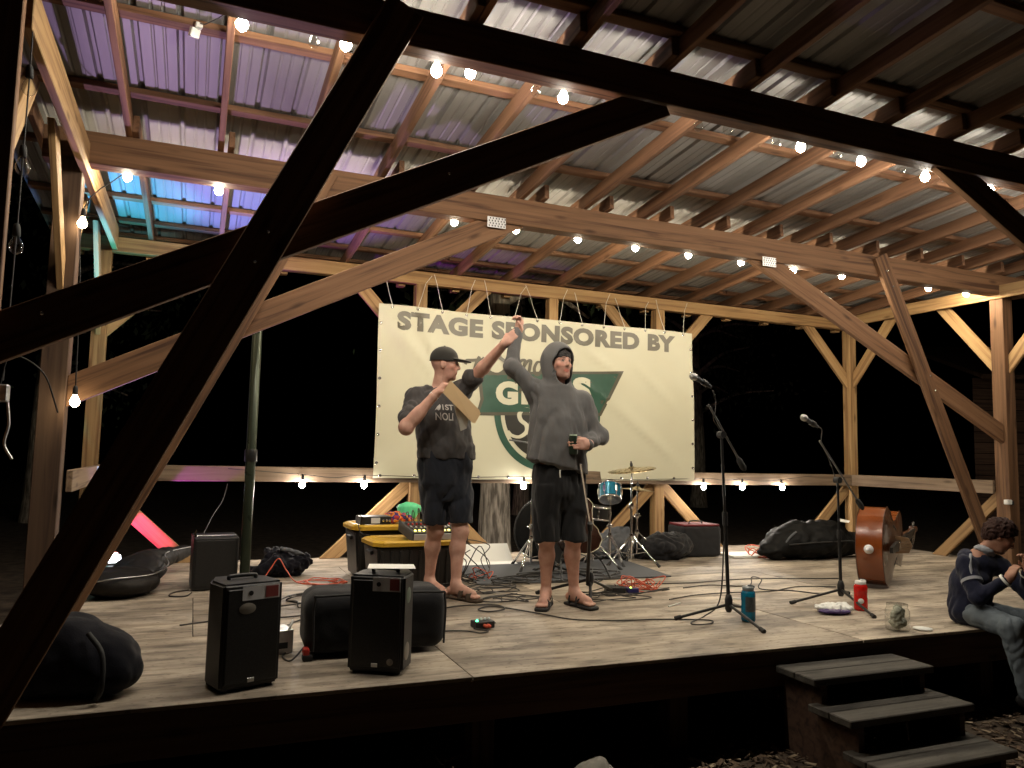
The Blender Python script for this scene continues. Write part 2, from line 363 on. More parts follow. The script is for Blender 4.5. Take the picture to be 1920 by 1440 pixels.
# back wall: rails, upper and lower knee braces
bx = [(XL, 2.10), (2.10, 5.01), (5.01, XR)]
beam('rail', (-.77, YB - .082, .812), (7.93, YB - .082, .812), .038, .14, 'old', PV)
for x in (XL, XR):
    s = .11 if x < 0 else -.095
    beam('rail', (x + s, 5.68, .812), (x + s, 7.59, .812), .038, .14, 'old', PV)
for x in (XL, 2.10, 5.01, XR):
    for d in (-1, 1):
        if (x == XL and d < 0) or (x == XR and d > 0): continue
        brace((x + d * .05, YB, 2.10), (x + d * .70, YB, 2.79), .038, .13, 'pine', cuts=(UP(2.789), (NX if d > 0 else PX)(x + d * .061)))
        brace((x + d * .05, YB, .735), (x + d * .80, YB, .03), .038, .13, 'pine', cuts=(DN(.002), (NX if d > 0 else PX)(x + d * .061)))
for x in (XL, XR):
    for yc, ds in ((YM, (-1, 1)), (YB, (-1,)), (YF, (1,))):
        for d in ds:
            brace((x, yc + d * .06, 2.10), (x, yc + d * .70, 2.86), .038, .13, 'pine', cuts=(UP(2.86), (NY if d > 0 else PY)(yc + d * .076)))
            if x > 0 and d > 0 and yc == YM: brace((x, yc + d * .06, .735), (x, yc + d * .80, .03), .038, .12, 'pine', cuts=(DN(.002), (NY if d > 0 else PY)(yc + d * .076)))
# rafters in two lapped runs and an overhang over the audience
for i in range(17):
    x = -.51 + .568 * i
    beam('rafter', (x, 3.42, rb(3.42) + .0575), (x, 5.80, rb(5.80) + .0575), .04, .115, 'rafter', PV)
    beam('rafter', (x + .043, 1.2, rb(1.2) + .0575), (x + .043, 3.72, rb(3.72) + .0575), .04, .115, 'rafter', PV)
for j in range(-3, 13):
    x = .72 + .595 * j
    beam('rafter', (x, 5.46, rb(5.46) + .0575), (x, 8.05, rb(8.05) + .0575), .04, .115, 'rafter', PV)
for y in (1.25, 1.75, 2.6, 3.42, 4.34, 5.2, 6.1, 7.02, 7.6, 8.02):
    z = rb(y) + .115 + .019
    for a, b in ((-1.34, 2.36), (2.36, 5.9), (5.9, 8.62)):
        beam('purlin', (a, y, z), (b - .004, y, z), .088, .037, 'rafter', PV)
def roof_sheets():
    m, n, l, b = newmat('ribbed_metal')
    tc = n.new('ShaderNodeTexCoord'); no = n.new('ShaderNodeTexNoise'); mp = n.new('ShaderNodeMapping'); mp.inputs['Scale'].default_value = (9, .7, 1)
    l.new(tc.outputs['Object'], mp.inputs[0]); l.new(mp.outputs[0], no.inputs['Vector']); no.inputs['Scale'].default_value = 1.5; no.inputs['Detail'].default_value = 8
    cr = n.new('ShaderNodeValToRGB'); e = cr.color_ramp.elements
    e[0].position = .3; e[0].color = (0.225, 0.22, 0.212, 1); e[1].position = .7; e[1].color = (0.262, 0.256, 0.246, 1)
    oi = n.new('ShaderNodeObjectInfo'); hs = n.new('ShaderNodeHueSaturation'); mr = n.new('ShaderNodeMapRange'); mr.inputs[3].default_value = .85; mr.inputs[4].default_value = 1.1
    l.new(oi.outputs['Random'], mr.inputs[0]); l.new(mr.outputs[0], hs.inputs['Value'])
    l.new(no.outputs['Fac'], cr.inputs[0]); l.new(cr.outputs[0], hs.inputs['Color']); l.new(hs.outputs[0], b.inputs['Base Color'])
    b.inputs['Metallic'].default_value = 0.1; b.inputs['Roughness'].default_value = 0.5
    prof = []
    for k in range(4):
        o = k * .2286
        prof += [(o, 0), (o + .012, .019), (o + .03, .019), (o + .042, 0), (o + .098, 0), (o + .104, .004), (o + .112, .004), (o + .118, 0), (o + .158, 0), (o + .164, .004), (o + .172, .004), (o + .178, 0)]
    prof.append((.9144, 0))
    N = len(prof); ys = (1.15, 3.45, 5.75, 8.16)
    V = [(x, y, z) for y in ys for x, z in prof]
    me = MB().add(V, [(j * N + i, (j + 1) * N + i, (j + 1) * N + i + 1, j * N + i + 1) for j in range(3) for i in range(N - 1)]).mesh('roof_sheet')
    sl = math.atan(-.075)
    for k in range(11):
        x = -1.36 + .9144 * k
        mw = Matrix.Translation((x, 5.6, rb(5.6) + .154 + (k % 2) * .0012)) @ Matrix.Rotation(sl, 4, 'X') @ Matrix.Translation((0, -5.6, 0))
        link('roof_sheet', me, m, PV, mw)
roof_sheets()
for j in range(-3, 13): beam('tail_block', (.72 + .595 * j - .04, 7.80, 2.80), (.72 + .595 * j + .04, 7.80, 2.80), .09, .06, 'pine', PV)

# ------------------------------------------------------------------ strings of light bulbs
_bulb = MB().lathe([(.0125, 0), (.0135, -.012), (.021, -.026), (.028, -.043), (.0285, -.056), (.022, -.071), (.010, -.081), (0, -.0835)], 14).mesh('bulb')
_sock = MB().lathe([(.006, .05), (.011, .046), (.0145, .03), (.0155, -.004), (.0125, -.006)], 12).mesh('socket'); _sock.materials.append(M['rubber'])
_fil = {}
for k, m in (('f', 'lampf'), ('m', 'lampm'), ('b', 'lampb'), ('d', 'lampd'), ('u', 'glass')):
    _fil[k] = _bulb.copy(); _fil[k].materials.append(M[m])
    if k != 'u':       # the glass round the screw base glows far less than the bulb's belly
        dim = M[m].copy(); dim.name = M[m].name + '_neck'; dim.node_tree.nodes['Principled BSDF'].inputs['Emission Strength'].default_value *= .18; _fil[k].materials.append(dim)
        for p in _fil[k].polygons: p.material_index = 1 if sum(_fil[k].vertices[v].co.z for v in p.vertices) / len(p.vertices) > -.045 else 0
def light_string(label, pts, group='strings of round bulbs on the pavilion', sag=.03, ends=()):
    """pts: (x, y, z of the bulb centre, kind) in order along the cord"""
    p0 = pts[0]; t = thing('string_light', label, 'string lights', (p0[0], p0[1], p0[2]), group)
    path = [Vector(e) for e in ends[:1]]
    for i, (x, y, z, k) in enumerate(pts):
        q = Vector((x, y, z + .05 + .048)); path.append(q)
        if i + 1 < len(pts):
            q2 = Vector((pts[i + 1][0], pts[i + 1][1], pts[i + 1][2] + .098)); path.append((q + q2) / 2 + Vector((0, 0, -sag + R_.uniform(0, .02))))
    path += [Vector(e) for e in ends[1:2]]
    MB().tube(catmull(path, 4), .0035, 5).build('cord', 'rubber', t)
    for x, y, z, k in pts:
        mw = Matrix.Translation((x, y, z + .05)) @ Euler((R_.uniform(-.08, .08), R_.uniform(-.08, .08), 0)).to_matrix().to_4x4()
        b = link('bulb', _fil[k], None, t, mw, True)
        place(bpy.data.objects.new('socket', _sock), b, mw)
    return t
FZ = 2.985
fl = [(.10, 'f'), (.43, 'u'), (.585, 'f'), (1.05, 'f'), (1.23, 'f'), (1.61, 'u'), (1.78, 'f'), (2.30, 'f'), (2.67, 'u'), (2.88, 'u'), (3.25, 'u'), (3.45, 'f'), (3.75, 'u'), (3.96, 'f'), (4.32, 'u'), (4.55, 'f'), (4.93, 'u'), (5.19, 'f'), (5.75, 'f'), (6.3, 'f'), (6.9, 'f'), (7.5, 'f')]
light_string('bright bulbs hanging along the dark front beam, some unlit', [(x * 1.019, 3.75, 3.062 + R_.uniform(-.02, .015), k) for x, k in fl], ends=((-.70, 3.72, 3.10), (7.9, 3.72, 3.10)))
light_string('warm bulbs hanging along the middle beam', [(x, 5.745, 2.885 + R_.uniform(-.012, .012), 'm') for x in (-.52, .06, .62, 1.24, 1.83, 2.36, 2.93, 3.50, 4.06, 4.65, 5.27, 5.89, 6.5, 7.10, 7.66)], ends=((-.72, 5.71, 2.97), (7.9, 5.71, 2.97)))
light_string('small bulbs strung under the back rail', [(x, 7.56, .715, 'b') for x in (.97, 1.56, 3.26, 5.56, 6.12, 6.72)], ends=((.3, 7.57, .86), (7.2, 7.57, .86)))
light_string('two warm bulbs hanging down the left middle post', [(-.735, 5.48, 2.45, 'd'), (-.70, 5.43, 1.31, 'd')], sag=0, ends=((-.55, 5.66, 2.86), (-.71, 5.44, 1.6)))
light_string('unlit clear bulbs hanging down the dark front left post', [(-.735, 3.70, 2.55, 'u'), (-.735, 3.70, 2.20, 'u'), (-.735, 3.70, 1.86, 'u')], sag=0, ends=((-.74, 3.70, 3.0), (-.74, 3.70, 1.3)))
# ------------------------------------------------------------------ soft and bodily shapes: blended distance fields, meshed
class SDF:
    def __init__(s, lo, hi, h):
        s.h = h; s.lo = np.array(lo, float); n = np.ceil((np.array(hi, float) - s.lo) / h).astype(int) + 1
        s.ax = [s.lo[i] + h * np.arange(n[i]) for i in range(3)]; s.d = np.full(n, 9.0, np.float32)
    def _win(s, lo, hi):
        sl = []
        for i in range(3):
            a = int(np.clip(np.floor((lo[i] - s.lo[i]) / s.h), 0, s.d.shape[i])); b = int(np.clip(np.ceil((hi[i] - s.lo[i]) / s.h) + 1, 0, s.d.shape[i])); sl.append(slice(a, b))
        g = np.stack(np.meshgrid(*[s.ax[i][sl[i]] for i in range(3)], indexing='ij'), -1)
        return tuple(sl), g
    def _mix(s, sl, q, k):
        d = s.d[sl]
        if k <= 0: s.d[sl] = np.minimum(d, q)
        else:
            t = np.clip(.5 + .5 * (q - d) / k, 0, 1); s.d[sl] = q * (1 - t) + d * t - k * t * (1 - t)
    def cone(s, a, b, ra, rb=None, k=.02, sub=False):
        rb = ra if rb is None else rb; a = np.array(a, float); b = np.array(b, float); R = max(ra, rb) + k + s.h * 3
        sl, g = s._win(np.minimum(a, b) - R, np.maximum(a, b) + R); ab = b - a; L = max(ab @ ab, 1e-12)
        t = np.clip(((g - a) @ ab) / L, 0, 1); q = np.linalg.norm(g - a - t[..., None] * ab, axis=-1) - (ra + (rb - ra) * t)
        if sub: s.d[sl] = np.maximum(s.d[sl], -q)
        else: s._mix(sl, q, k)
        return s
    def chain(s, pts, k=.02):
        for (a, ra), (b, rb) in zip(pts, pts[1:]): s.cone(a, b, ra, rb, k)
        return s
    def ell(s, c, r, rot=None, k=.02, sub=False):
        c = np.array(c, float); r = np.array(r, float); R = r.max() + k + s.h * 3; sl, g = s._win(c - R, c + R)
        q = g - c
        if rot is not None: q = q @ np.array(rot)
        k0 = np.linalg.norm(q / r, axis=-1); k1 = np.linalg.norm(q / r ** 2, axis=-1) + 1e-9; q = k0 * (k0 - 1) / k1
        if sub: s.d[sl] = np.maximum(s.d[sl], -q)
        else: s._mix(sl, q, k)
        return s
    def rbox(s, c, half, r, rot=None, k=.01, sub=False):
        c = np.array(c, float); half = np.array(half, float); R = np.linalg.norm(half) + k + s.h * 3; sl, g = s._win(c - R, c + R)
        q = g - c
        if rot is not None: q = q @ np.array(rot)
        q = np.abs(q) - (half - r); q = np.linalg.norm(np.maximum(q, 0), axis=-1) + np.minimum(q.max(-1), 0) - r
        if sub: s.d[sl] = np.maximum(s.d[sl], -q)
        else: s._mix(sl, q, k)
        return s
    def loft(s, secs, k=.02, rnd=.0):
        """secs: (centre xyz, rx, ry, yaw) stacked upwards in z"""
        C = np.array([c[0] for c in secs], float); Z = C[:, 2]; rx = np.array([c[1] for c in secs]); ry = np.array([c[2] for c in secs]); an = np.array([c[3] for c in secs])
        R = max(rx.max(), ry.max()) + k + s.h * 3
        sl, g = s._win([C[:, 0].min() - R, C[:, 1].min() - R, Z[0] - k - s.h * 3], [C[:, 0].max() + R, C[:, 1].max() + R, Z[-1] + k + s.h * 3])
        z = g[..., 2]; x = g[..., 0] - np.interp(z, Z, C[:, 0]); y = g[..., 1] - np.interp(z, Z, C[:, 1]); a = np.interp(z, Z, an)
        u = x * np.cos(a) + y * np.sin(a); v = -x * np.sin(a) + y * np.cos(a); ru = np.interp(z, Z, rx); rv = np.interp(z, Z, ry)
        p = 2.3; q = ((np.abs(u / ru) ** p + np.abs(v / rv) ** p) ** (1 / p) - 1) * np.minimum(ru, rv)
        zz = np.maximum(Z[0] - z, z - Z[-1]); q = np.maximum(q, zz)
        s._mix(sl, q, k); return s
    def cut(s, p, n):
        sl, g = s._win(s.lo, s.lo + s.h * np.array(s.d.shape)); n = np.array(n, float); n /= np.linalg.norm(n)
        s.d = np.maximum(s.d, ((g - np.array(p, float)) @ n).astype(np.float32)); return s
    def mesh(s, name, disp=None):
        d = s.d; d[0] = d[-1] = 9; d[:, 0] = d[:, -1] = 9; d[:, :, 0] = d[:, :, -1] = 9
        S = d < 0; n = np.array(d.shape) - 1
        cnt = sum(S[i:n[0] + i, j:n[1] + j, k:n[2] + k].astype(np.int8) for i in (0, 1) for j in (0, 1) for k in (0, 1))
        idx = np.argwhere((cnt > 0) & (cnt < 8)); off = [(i, j, k) for i in (0, 1) for j in (0, 1) for k in (0, 1)]
        val = [d[idx[:, 0] + o[0], idx[:, 1] + o[1], idx[:, 2] + o[2]] for o in off]
        acc = np.zeros((len(idx), 3)); num = np.zeros(len(idx))
        for a in range(8):
            for b in range(a + 1, 8):
                df = np.abs(np.array(off[a]) - np.array(off[b]))
                if df.sum() != 1: continue
                m = (val[a] < 0) != (val[b] < 0); t = np.where(m, val[a] / np.where(m, val[a] - val[b], 1), 0)
                acc += np.where(m[:, None], np.array(off[a]) + t[:, None] * (np.array(off[b]) - np.array(off[a])), 0); num += m
        V = s.lo + s.h * (idx + acc / num[:, None]); ids = np.full(n, -1, int); ids[tuple(idx.T)] = np.arange(len(idx)); F = []
        for ax in range(3):
            u, w = (ax + 1) % 3, (ax + 2) % 3
            A = np.take(S, range(0, n[ax]), ax); B = np.take(S, range(1, n[ax] + 1), ax); e = np.argwhere(A != B)
            e = e[(e[:, u] > 0) & (e[:, w] > 0) & (e[:, u] < n[u]) & (e[:, w] < n[w])]; pos = A[tuple(e.T)]
            def g(du, dw):
                q = e.copy(); q[:, u] -= du; q[:, w] -= dw; return ids[tuple(q.T)]
            q = np.stack([g(1, 1), g(0, 1), g(0, 0), g(1, 0)], 1); q[~pos] = q[~pos][:, ::-1]; F.append(q)
        F = np.concatenate(F); F = F[(F >= 0).all(1)]
        me = bpy.data.meshes.new(name); me.from_pydata(V.tolist(), [], F.tolist()); me.update()
        bm = bmesh.new(); bm.from_mesh(me); bmesh.ops.smooth_vert(bm, verts=bm.verts, factor=.5, use_axis_x=True, use_axis_y=True, use_axis_z=True); bm.to_mesh(me); bm.free()
        if disp:
            co = np.empty(len(V) * 3); me.vertices.foreach_get('co', co); co = co.reshape(-1, 3)
            nn = np.empty(len(V) * 3); me.vertex_normals.foreach_get('vector', nn); nn = nn.reshape(-1, 3)
            am = np.array([disp(Vector(c)) for c in co]); co = co + nn * am[:, None]; me.vertices.foreach_set('co', co.ravel())
        me.shade_smooth(); me.update(); return me
def folds(amp, sc, st=(1, 1, 1), seed=0):
    def f(p):
        q = Vector((p.x * st[0] * sc + seed, p.y * st[1] * sc, p.z * st[2] * sc))
        w = noise.noise(q * .5) * 1.3
        return amp * (abs(noise.noise(q + Vector((w, w, w)))) * 2 - .6) + amp * .5 * noise.noise(q * 2.7) + amp * .22 * noise.noise(q * 6)
    return f
def rotz(a):
    c, s_ = math.cos(a), math.sin(a); return [[c, -s_, 0], [s_, c, 0], [0, 0, 1]]

# ------------------------------------------------------------------ banner
BU, BV, BY = 1.645, .785, 7.585        # lower left corner of the banner (x, z) and its plane
BW, BH = 3.78, 1.745
def bwr(u, v):
    """shape of the hanging vinyl: slack waves and creases"""
    y = .010 * math.sin(1.9 * u + 1.2 * v + .4) + .006 * noise.noise(Vector((u * 1.7, v * 1.7, 5)))
    for (a, b, c, d, amp, w) in ((.0, 1.74, .75, .85, .012, .035), (.35, 1.74, .75, 1.0, .010, .04), (.1, 1.6, .5, .9, .008, .03), (1.2, 1.55, 1.75, .95, .010, .04), (2.7, .9, 3.6, .15, .008, .05), (2.2, 1.55, 2.75, 1.2, .007, .04), (3.0, 1.3, 3.5, .85, .006, .05), (.0, .05, .35, .35, .006, .03), (2.45, 1.0, 3.7, .1, .009, .03), (1.4, 1.2, 2.1, .5, .009, .05)):
        ex, ey = c - a, d - b; L = math.hypot(ex, ey); t = ((u - a) * ex + (v - b) * ey) / L / L; s_ = ((u - a) * -ey + (v - b) * ex) / L
        if -.2 < t < 1.2: y += amp * math.exp(-(s_ / w) ** 2) * math.cos(s_ / w * 1.2) * max(0, 1 - abs(t - .5) * 1.5)
    return y * 2.4
def bpos(u, v, off=0.0): return (BU + u + .006 * math.sin(v * 3), BY - bwr(u, v) - off, BV + v + .004 * math.sin(u * 4.2))
def print_on(bm, name, m, parent, off):
    """cut flat artwork (x=u, y=v) into small facets and lay it on the vinyl"""
    for ax in (0, 1):
        lo = min(v.co[ax] for v in bm.verts); hi = max(v.co[ax] for v in bm.verts); x = math.ceil(lo / .07) * .07
        while x < hi:
            co = Vector((x, 0, 0)) if ax == 0 else Vector((0, x, 0)); no = Vector((1, 0, 0)) if ax == 0 else Vector((0, 1, 0))
            bmesh.ops.bisect_plane(bm, geom=bm.verts[:] + bm.edges[:] + bm.faces[:], plane_co=co, plane_no=no, dist=1e-5); x += .07
    bmesh.ops.triangulate(bm, faces=bm.faces[:])
    for v in bm.verts: v.co = Vector(bpos(v.co.x, v.co.y, off))
    bmesh.ops.recalc_face_normals(bm, faces=bm.faces[:])
    me = bpy.data.meshes.new(name); bm.to_mesh(me); bm.free(); return link(name, me, m, parent)
def poly_bm(*polys):
    bm = bmesh.new()
    for p in polys: bm.faces.new([bm.verts.new((x, y, 0)) for x, y in p])
    return bm
def ring_bm(c, r0, r1, a0, a1, n=40, sy=1.0):
    bm = bmesh.new(); pr = None
    for i in range(n + 1):
        a = a0 + (a1 - a0) * i / n; p = [bm.verts.new((c[0] + r * math.cos(a), c[1] + r * sy * math.sin(a), 0)) for r in (r0, r1)]
        if pr: bm.faces.new([pr[0], pr[1], p[1], p[0]])
        pr = p
    return bm
def text_mesh(s, size, bold, sx=1.0, shear=0.0, space=1.0):
    c = bpy.data.curves.new('t', 'FONT'); c.body = s; c.size = size; c.offset = bold; c.shear = shear; c.space_character = space; c.resolution_u = 4; c.fill_mode = 'FRONT' if c.dimensions == '3D' else 'BOTH'
    o = bpy.data.objects.new('t', c); COL.objects.link(o); dg = bpy.context.evaluated_depsgraph_get(); dg.update()
    me = bpy.data.meshes.new_from_object(o.evaluated_get(dg)); bpy.data.objects.remove(o); bpy.data.curves.remove(c)
    bm = bmesh.new(); bm.from_mesh(me); bpy.data.meshes.remove(me)
    for v in bm.verts: v.co.x *= sx; v.co.z = 0
    return bm
def text_bm(s, u0, v0, u1, h, bold=.03, shear=0.0, space=1.0, v1=None):
    """text fitted between u0..u1 with cap height h, baseline v0"""
    bm = text_mesh(s, 1.0, bold, 1.0, shear, space); xs = [v.co.x for v in bm.verts]; ys = [v.co.y for v in bm.verts]
    a, b, c, d = min(xs), max(xs), min(ys), max(ys)
    for v in bm.verts: v.co = Vector((u0 + (v.co.x - a) / (b - a) * (u1 - u0), v0 + (v.co.y - c) / (d - c) * h, 0))
    return bm
def islands(bm):
    seen = set(); out = []; bm.verts.index_update()
    for v in bm.verts:
        if v.index in seen: continue
        st = [v]; seen.add(v.index); comp = []
        while st:
            a = st.pop(); comp.append(a)
            for e in a.link_edges:
                b = e.other_vert(a)
                if b.index not in seen: seen.add(b.index); st.append(b)
        n = bmesh.new(); mp = {a: n.verts.new(a.co) for a in comp}
        for f in {f for a in comp for f in a.link_faces}: n.faces.new([mp[a] for a in f.verts])
        out.append(n)
    bm.free(); return out
def stroke_bm(strokes, w):
    bm = bmesh.new()
    for st in strokes:
        P = catmull([(x, y, 0) for x, y in st], 6); n = len(P); pr = None
        for i, p in enumerate(P):
            t = (P[min(i + 1, n - 1)] - P[max(i - 1, 0)]).normalized(); ww = w * (.45 + .55 * math.sin(math.pi * min(1, max(0, (i + .8) / (n + .6)))) ** .5) * (.75 + .35 * abs(t.y)); q = Vector((-t.y, t.x, 0)) * ww / 2
            a = [bm.verts.new(p + q), bm.verts.new(p - q)]
            if pr: bm.faces.new([pr[0], pr[1], a[1], a[0]])
            pr = a
    return bm
def make_banner():
    vin = mat('banner_vinyl', (0.55, 0.535, 0.41), 0.42, var=.05, scale=3)
    ink = mat('banner_dark_ink', (0.085, 0.078, 0.055), 0.35, var=.15); grn = mat('banner_green_ink', (0.030, 0.082, 0.058), 0.33, var=.3); dk = mat('banner_black_ink', (0.03, 0.03, 0.026), 0.33, var=.2)
    t = thing('sponsor_banner', 'cream vinyl sponsor banner tied to the back beam', 'banner', (BU + BW / 2, BY, BV))
    nu, nv = 72, 36; V = [bpos(BW * i / nu, BH * j / nv) for j in range(nv + 1) for i in range(nu + 1)]
    V += [(x, y + .003, z) for x, y, z in V]; n1 = (nu + 1) * (nv + 1)
    F = [(j * (nu + 1) + i, j * (nu + 1) + i + 1, (j + 1) * (nu + 1) + i + 1, (j + 1) * (nu + 1) + i) for j in range(nv) for i in range(nu)]
    F += [tuple(n1 + k for k in f[::-1]) for f in F]
    sh = MB().add(V, F, True).build('vinyl_sheet', vin, t)
    L = lambda x, z: (x - BU, z - BV)
    for g in islands(text_bm('STAGE SPONSORED BY', .19, 1.487, 3.53, .20, .06, 0, 1.10)): print_on(g, 'heading_letter', ink, sh, .003)
    # shield: green band with dark edge, half disc with ring below
    print_on(ring_bm(L(3.545, 1.50), .56, .635, math.pi, 2 * math.pi), 'green_ring', grn, sh, .003)
    print_on(ring_bm(L(3.545, 1.50), .005, .515, math.pi, 2 * math.pi), 'dark_half_disc', dk, sh, .003)
    b = [L(*p) for p in ((2.72, 1.90), (4.47, 2.02), (4.19, 1.50), (2.70, 1.45), (2.75, 1.62))]
    print_on(poly_bm(b), 'band_border', ink, sh, .0045)
    b = [L(*p) for p in ((2.76, 1.875), (4.40, 1.985), (4.17, 1.535), (2.74, 1.485), (2.79, 1.62))]
    print_on(poly_bm(b), 'green_band', grn, sh, .006)
    wh = mat('banner_white_ink', (0.57, 0.555, 0.43), .4, var=.04)
    print_on(text_bm('G', 2.925 - BU, 1.572 - BV, 3.185 - BU, .255, .06), 'band_lettering', wh, sh, .0075)
    print_on(text_bm('R', 3.225 - BU, 1.585 - BV, 3.475 - BU, .25, .06), 'band_lettering', wh, sh, .0075)
    print_on(text_bm('S', 3.84 - BU, 1.66 - BV, 4.06 - BU, .26, .06), 'band_lettering', wh, sh, .0075)
    # brush script
    S = lambda ox, oz, k: [(ox + x * k - BU, oz + z * k - BV) for x, z in ((.95, .78), (.85, .97), (.62, 1.0), (.45, .82), (.5, .6), (.72, .42), (.72, .18), (.45, 0), (.15, .05), (.0, .2))]
    print_on(stroke_bm([S(2.82, 1.90, .30), S(2.80, 1.90, .02)][:1] + [[(2.58 - BU, 1.98 - BV), (2.60 - BU, 2.02 - BV), (2.68 - BU, 2.03 - BV), (2.78 - BU, 2.05 - BV)], [(2.74 - BU, 2.075 - BV), (2.71 - BU, 2.0 - BV), (2.68 - BU, 1.92 - BV)], [(2.79 - BU, 2.07 - BV), (2.755 - BU, 1.99 - BV), (2.73 - BU, 1.92 - BV), (2.77 - BU, 1.965 - BV), (2.80 - BU, 1.95 - BV), (2.79 - BU, 1.92 - BV)]], .042), 'script_lettering', ink, sh, .009)
    def P(L_): return [(x - BU, z - BV) for x, z in L_]
    print_on(stroke_bm([P([(3.20, 2.06), (3.17, 1.98), (3.14, 1.91)]), P([(3.16, 1.97), (3.21, 2.05), (3.26, 2.06), (3.25, 1.99), (3.22, 1.91)]), P([(3.24, 1.97), (3.29, 2.05), (3.33, 2.06), (3.32, 1.99), (3.31, 1.92), (3.34, 1.925)]),
                        P([(3.46, 2.05), (3.41, 2.05), (3.375, 1.98), (3.39, 1.92), (3.43, 1.92), (3.47, 1.99), (3.455, 2.05), (3.41, 2.05)]), P([(3.54, 2.05), (3.51, 1.98), (3.49, 1.91)]), P([(3.51, 1.97), (3.56, 2.03), (3.58, 1.98), (3.56, 1.92), (3.60, 1.93)])], .036), 'script_lettering', ink, sh, .0095)
    print_on(stroke_bm([S(3.07, 1.235, .30), P([(3.36, 1.47), (3.33, 1.36), (3.32, 1.27), (3.37, 1.25), (3.43, 1.31), (3.48, 1.46), (3.45, 1.36), (3.45, 1.26), (3.50, 1.26)])], .048), 'shield_script', wh, sh, .006)
    # eyelets and white ties up to the beam
    ey = MB().lathe([(.016, 0), (.016, .002), (.008, .003), (.007, .0)], 10, Matrix.Rotation(math.pi / 2, 4, 'X')).mesh('eyelet'); ey.materials.append(M['bolt']); k = 0
    pts = [(BW * (i + .5) / 14, BH - .025) for i in range(14)] + [(BW * (i + .2) / 11, .025) for i in range(12) if BW * (i + .2) / 11 < BW] + [(.025, .15 + .28 * i) for i in range(6)] + [(BW - .025, .15 + .28 * i) for i in range(6)]
    for u, v in pts: place(bpy.data.objects.new('eyelet', ey), t, Matrix.Translation(bpos(u, v, .002)))
    for i in range(14):
        u = BW * (i + .5) / 14; a = Vector(bpos(u, BH - .025, .004)); sw = (.13 if i % 2 else -.10) + R_.uniform(-.04, .04)
        b2 = Vector((a.x + sw, YB - .056, 2.90 + R_.uniform(-.04, .015))); c = Vector((a.x + sw * .6, YB - .056, 2.80))
        MB().tube([a, a + Vector((0, -.004, .02)), c * .5 + a * .5 + Vector((0, 0, -.004)), c, b2], .0032, 5).build('tie_cord', 'cordw', t)
make_banner()
# ------------------------------------------------------------------ things standing on the stage
def soft(name, f, m, parent=None, disp=None): return link(name, f.mesh(name, disp), m, parent)
def rotm(yaw=0, pitch=0, roll=0): return Euler((pitch, roll, yaw)).to_matrix()
def TR(loc, rz=0, rx=0, ry=0): return Matrix.Translation(loc) @ Euler((rx, ry, rz)).to_matrix().to_4x4()

# --- powered loudspeakers at the stage front
def speaker(label, loc, rz, extra):
    t = thing('loudspeaker', label, 'loudspeaker', loc, 'black loudspeakers on the stage front', rz=rz); w = WM[t.name]
    d0 = [(-.135, -.13), (.135, -.13), (.135, .03), (.085, .13), (-.085, .13), (-.135, .03)]
    bm = bmesh.new(); vs = [bm.verts.new((x, y, .012)) for x, y in d0]; f = bm.faces.new(vs); r = bmesh.ops.extrude_face_region(bm, geom=[f])
    bmesh.ops.translate(bm, verts=[g for g in r['geom'] if isinstance(g, bmesh.types.BMVert)], vec=(0, 0, .445)); bmesh.ops.recalc_face_normals(bm, faces=bm.faces[:])
    bmesh.ops.bevel(bm, geom=bm.edges[:], offset=.012, segments=3, affect='EDGES'); me = bpy.data.meshes.new('cabinet'); bm.to_mesh(me); bm.free()
    link('cabinet', me, 'black', t, w)
    g = MB().box((0, -.1325, .235), (.235, .008, .40), bev=.003); gr = g.build('grille', gmat, t, w)
    MB().box((0, -.1375, .045), (.03, .003, .018), bev=.001).build('maker_badge', 'steel', gr, w)
    h = MB().tube(catmull([(-.06, .0, .457), (-.055, .0, .472), (.055, .0, .472), (.06, .0, .457)], 5), .009, 8).build('handle', 'black', t, w)
    for x in (-.1, .1):
        for y in (-.1, .06): MB().lathe([(.016, 0), (.014, .012)], 10, Matrix.Translation((x, y, 0))).build('rubber_foot', 'rubber', t, w)
    extra(t, w)
    return t
def gridmat():
    m, n, l, b = newmat('steel_grille'); tc = n.new('ShaderNodeTexCoord'); vo = n.new('ShaderNodeTexVoronoi'); vo.inputs['Scale'].default_value = 220
    l.new(tc.outputs['Object'], vo.inputs['Vector']); cr = n.new('ShaderNodeValToRGB'); cr.color_ramp.elements[0].color = (.003, .003, .003, 1); cr.color_ramp.elements[1].color = (.022, .022, .022, 1)
    l.new(vo.outputs['Distance'], cr.inputs[0]); l.new(cr.outputs[0], b.inputs['Base Color']); b.inputs['Roughness'].default_value = .5; return m
gmat = gridmat()
M['lab'] = mat('label_paper', (.66, .66, .67), .5); M['labred'] = mat('label_red', (.26, .05, .045), .5); M['sticker'] = mat('round_sticker', (.22, .2, .17), .45, var=.3, scale=30)
M['greensticker'] = mat('green_round_sticker', (.12, .17, .13), .4, var=.3, scale=40)
def label_plate(t, w, x0, x1, z0, z1, y, side=False):
    def q(a, b, c, d, k): return MB().box(((a + b) / 2, y - k, (c + d) / 2), (b - a, .0015, d - c))
    o = q(x0, x1, z0, z1, 0).build('spec_label', 'lab', t, w); s_ = x1 - x0
    q(x0 + s_ * .62, x1 - s_ * .04, z0 + .006, z1 - .006, .0016).build('warning_panel', 'labred', o, w)
    MB().lathe([(.011, 0), (.011, .001)], 12, Matrix.Translation((x0 + s_ * .22, y - .0012, (z0 + z1) / 2)) @ Matrix.Rotation(math.pi / 2, 4, 'X')).build('emblem', 'black', o, w)
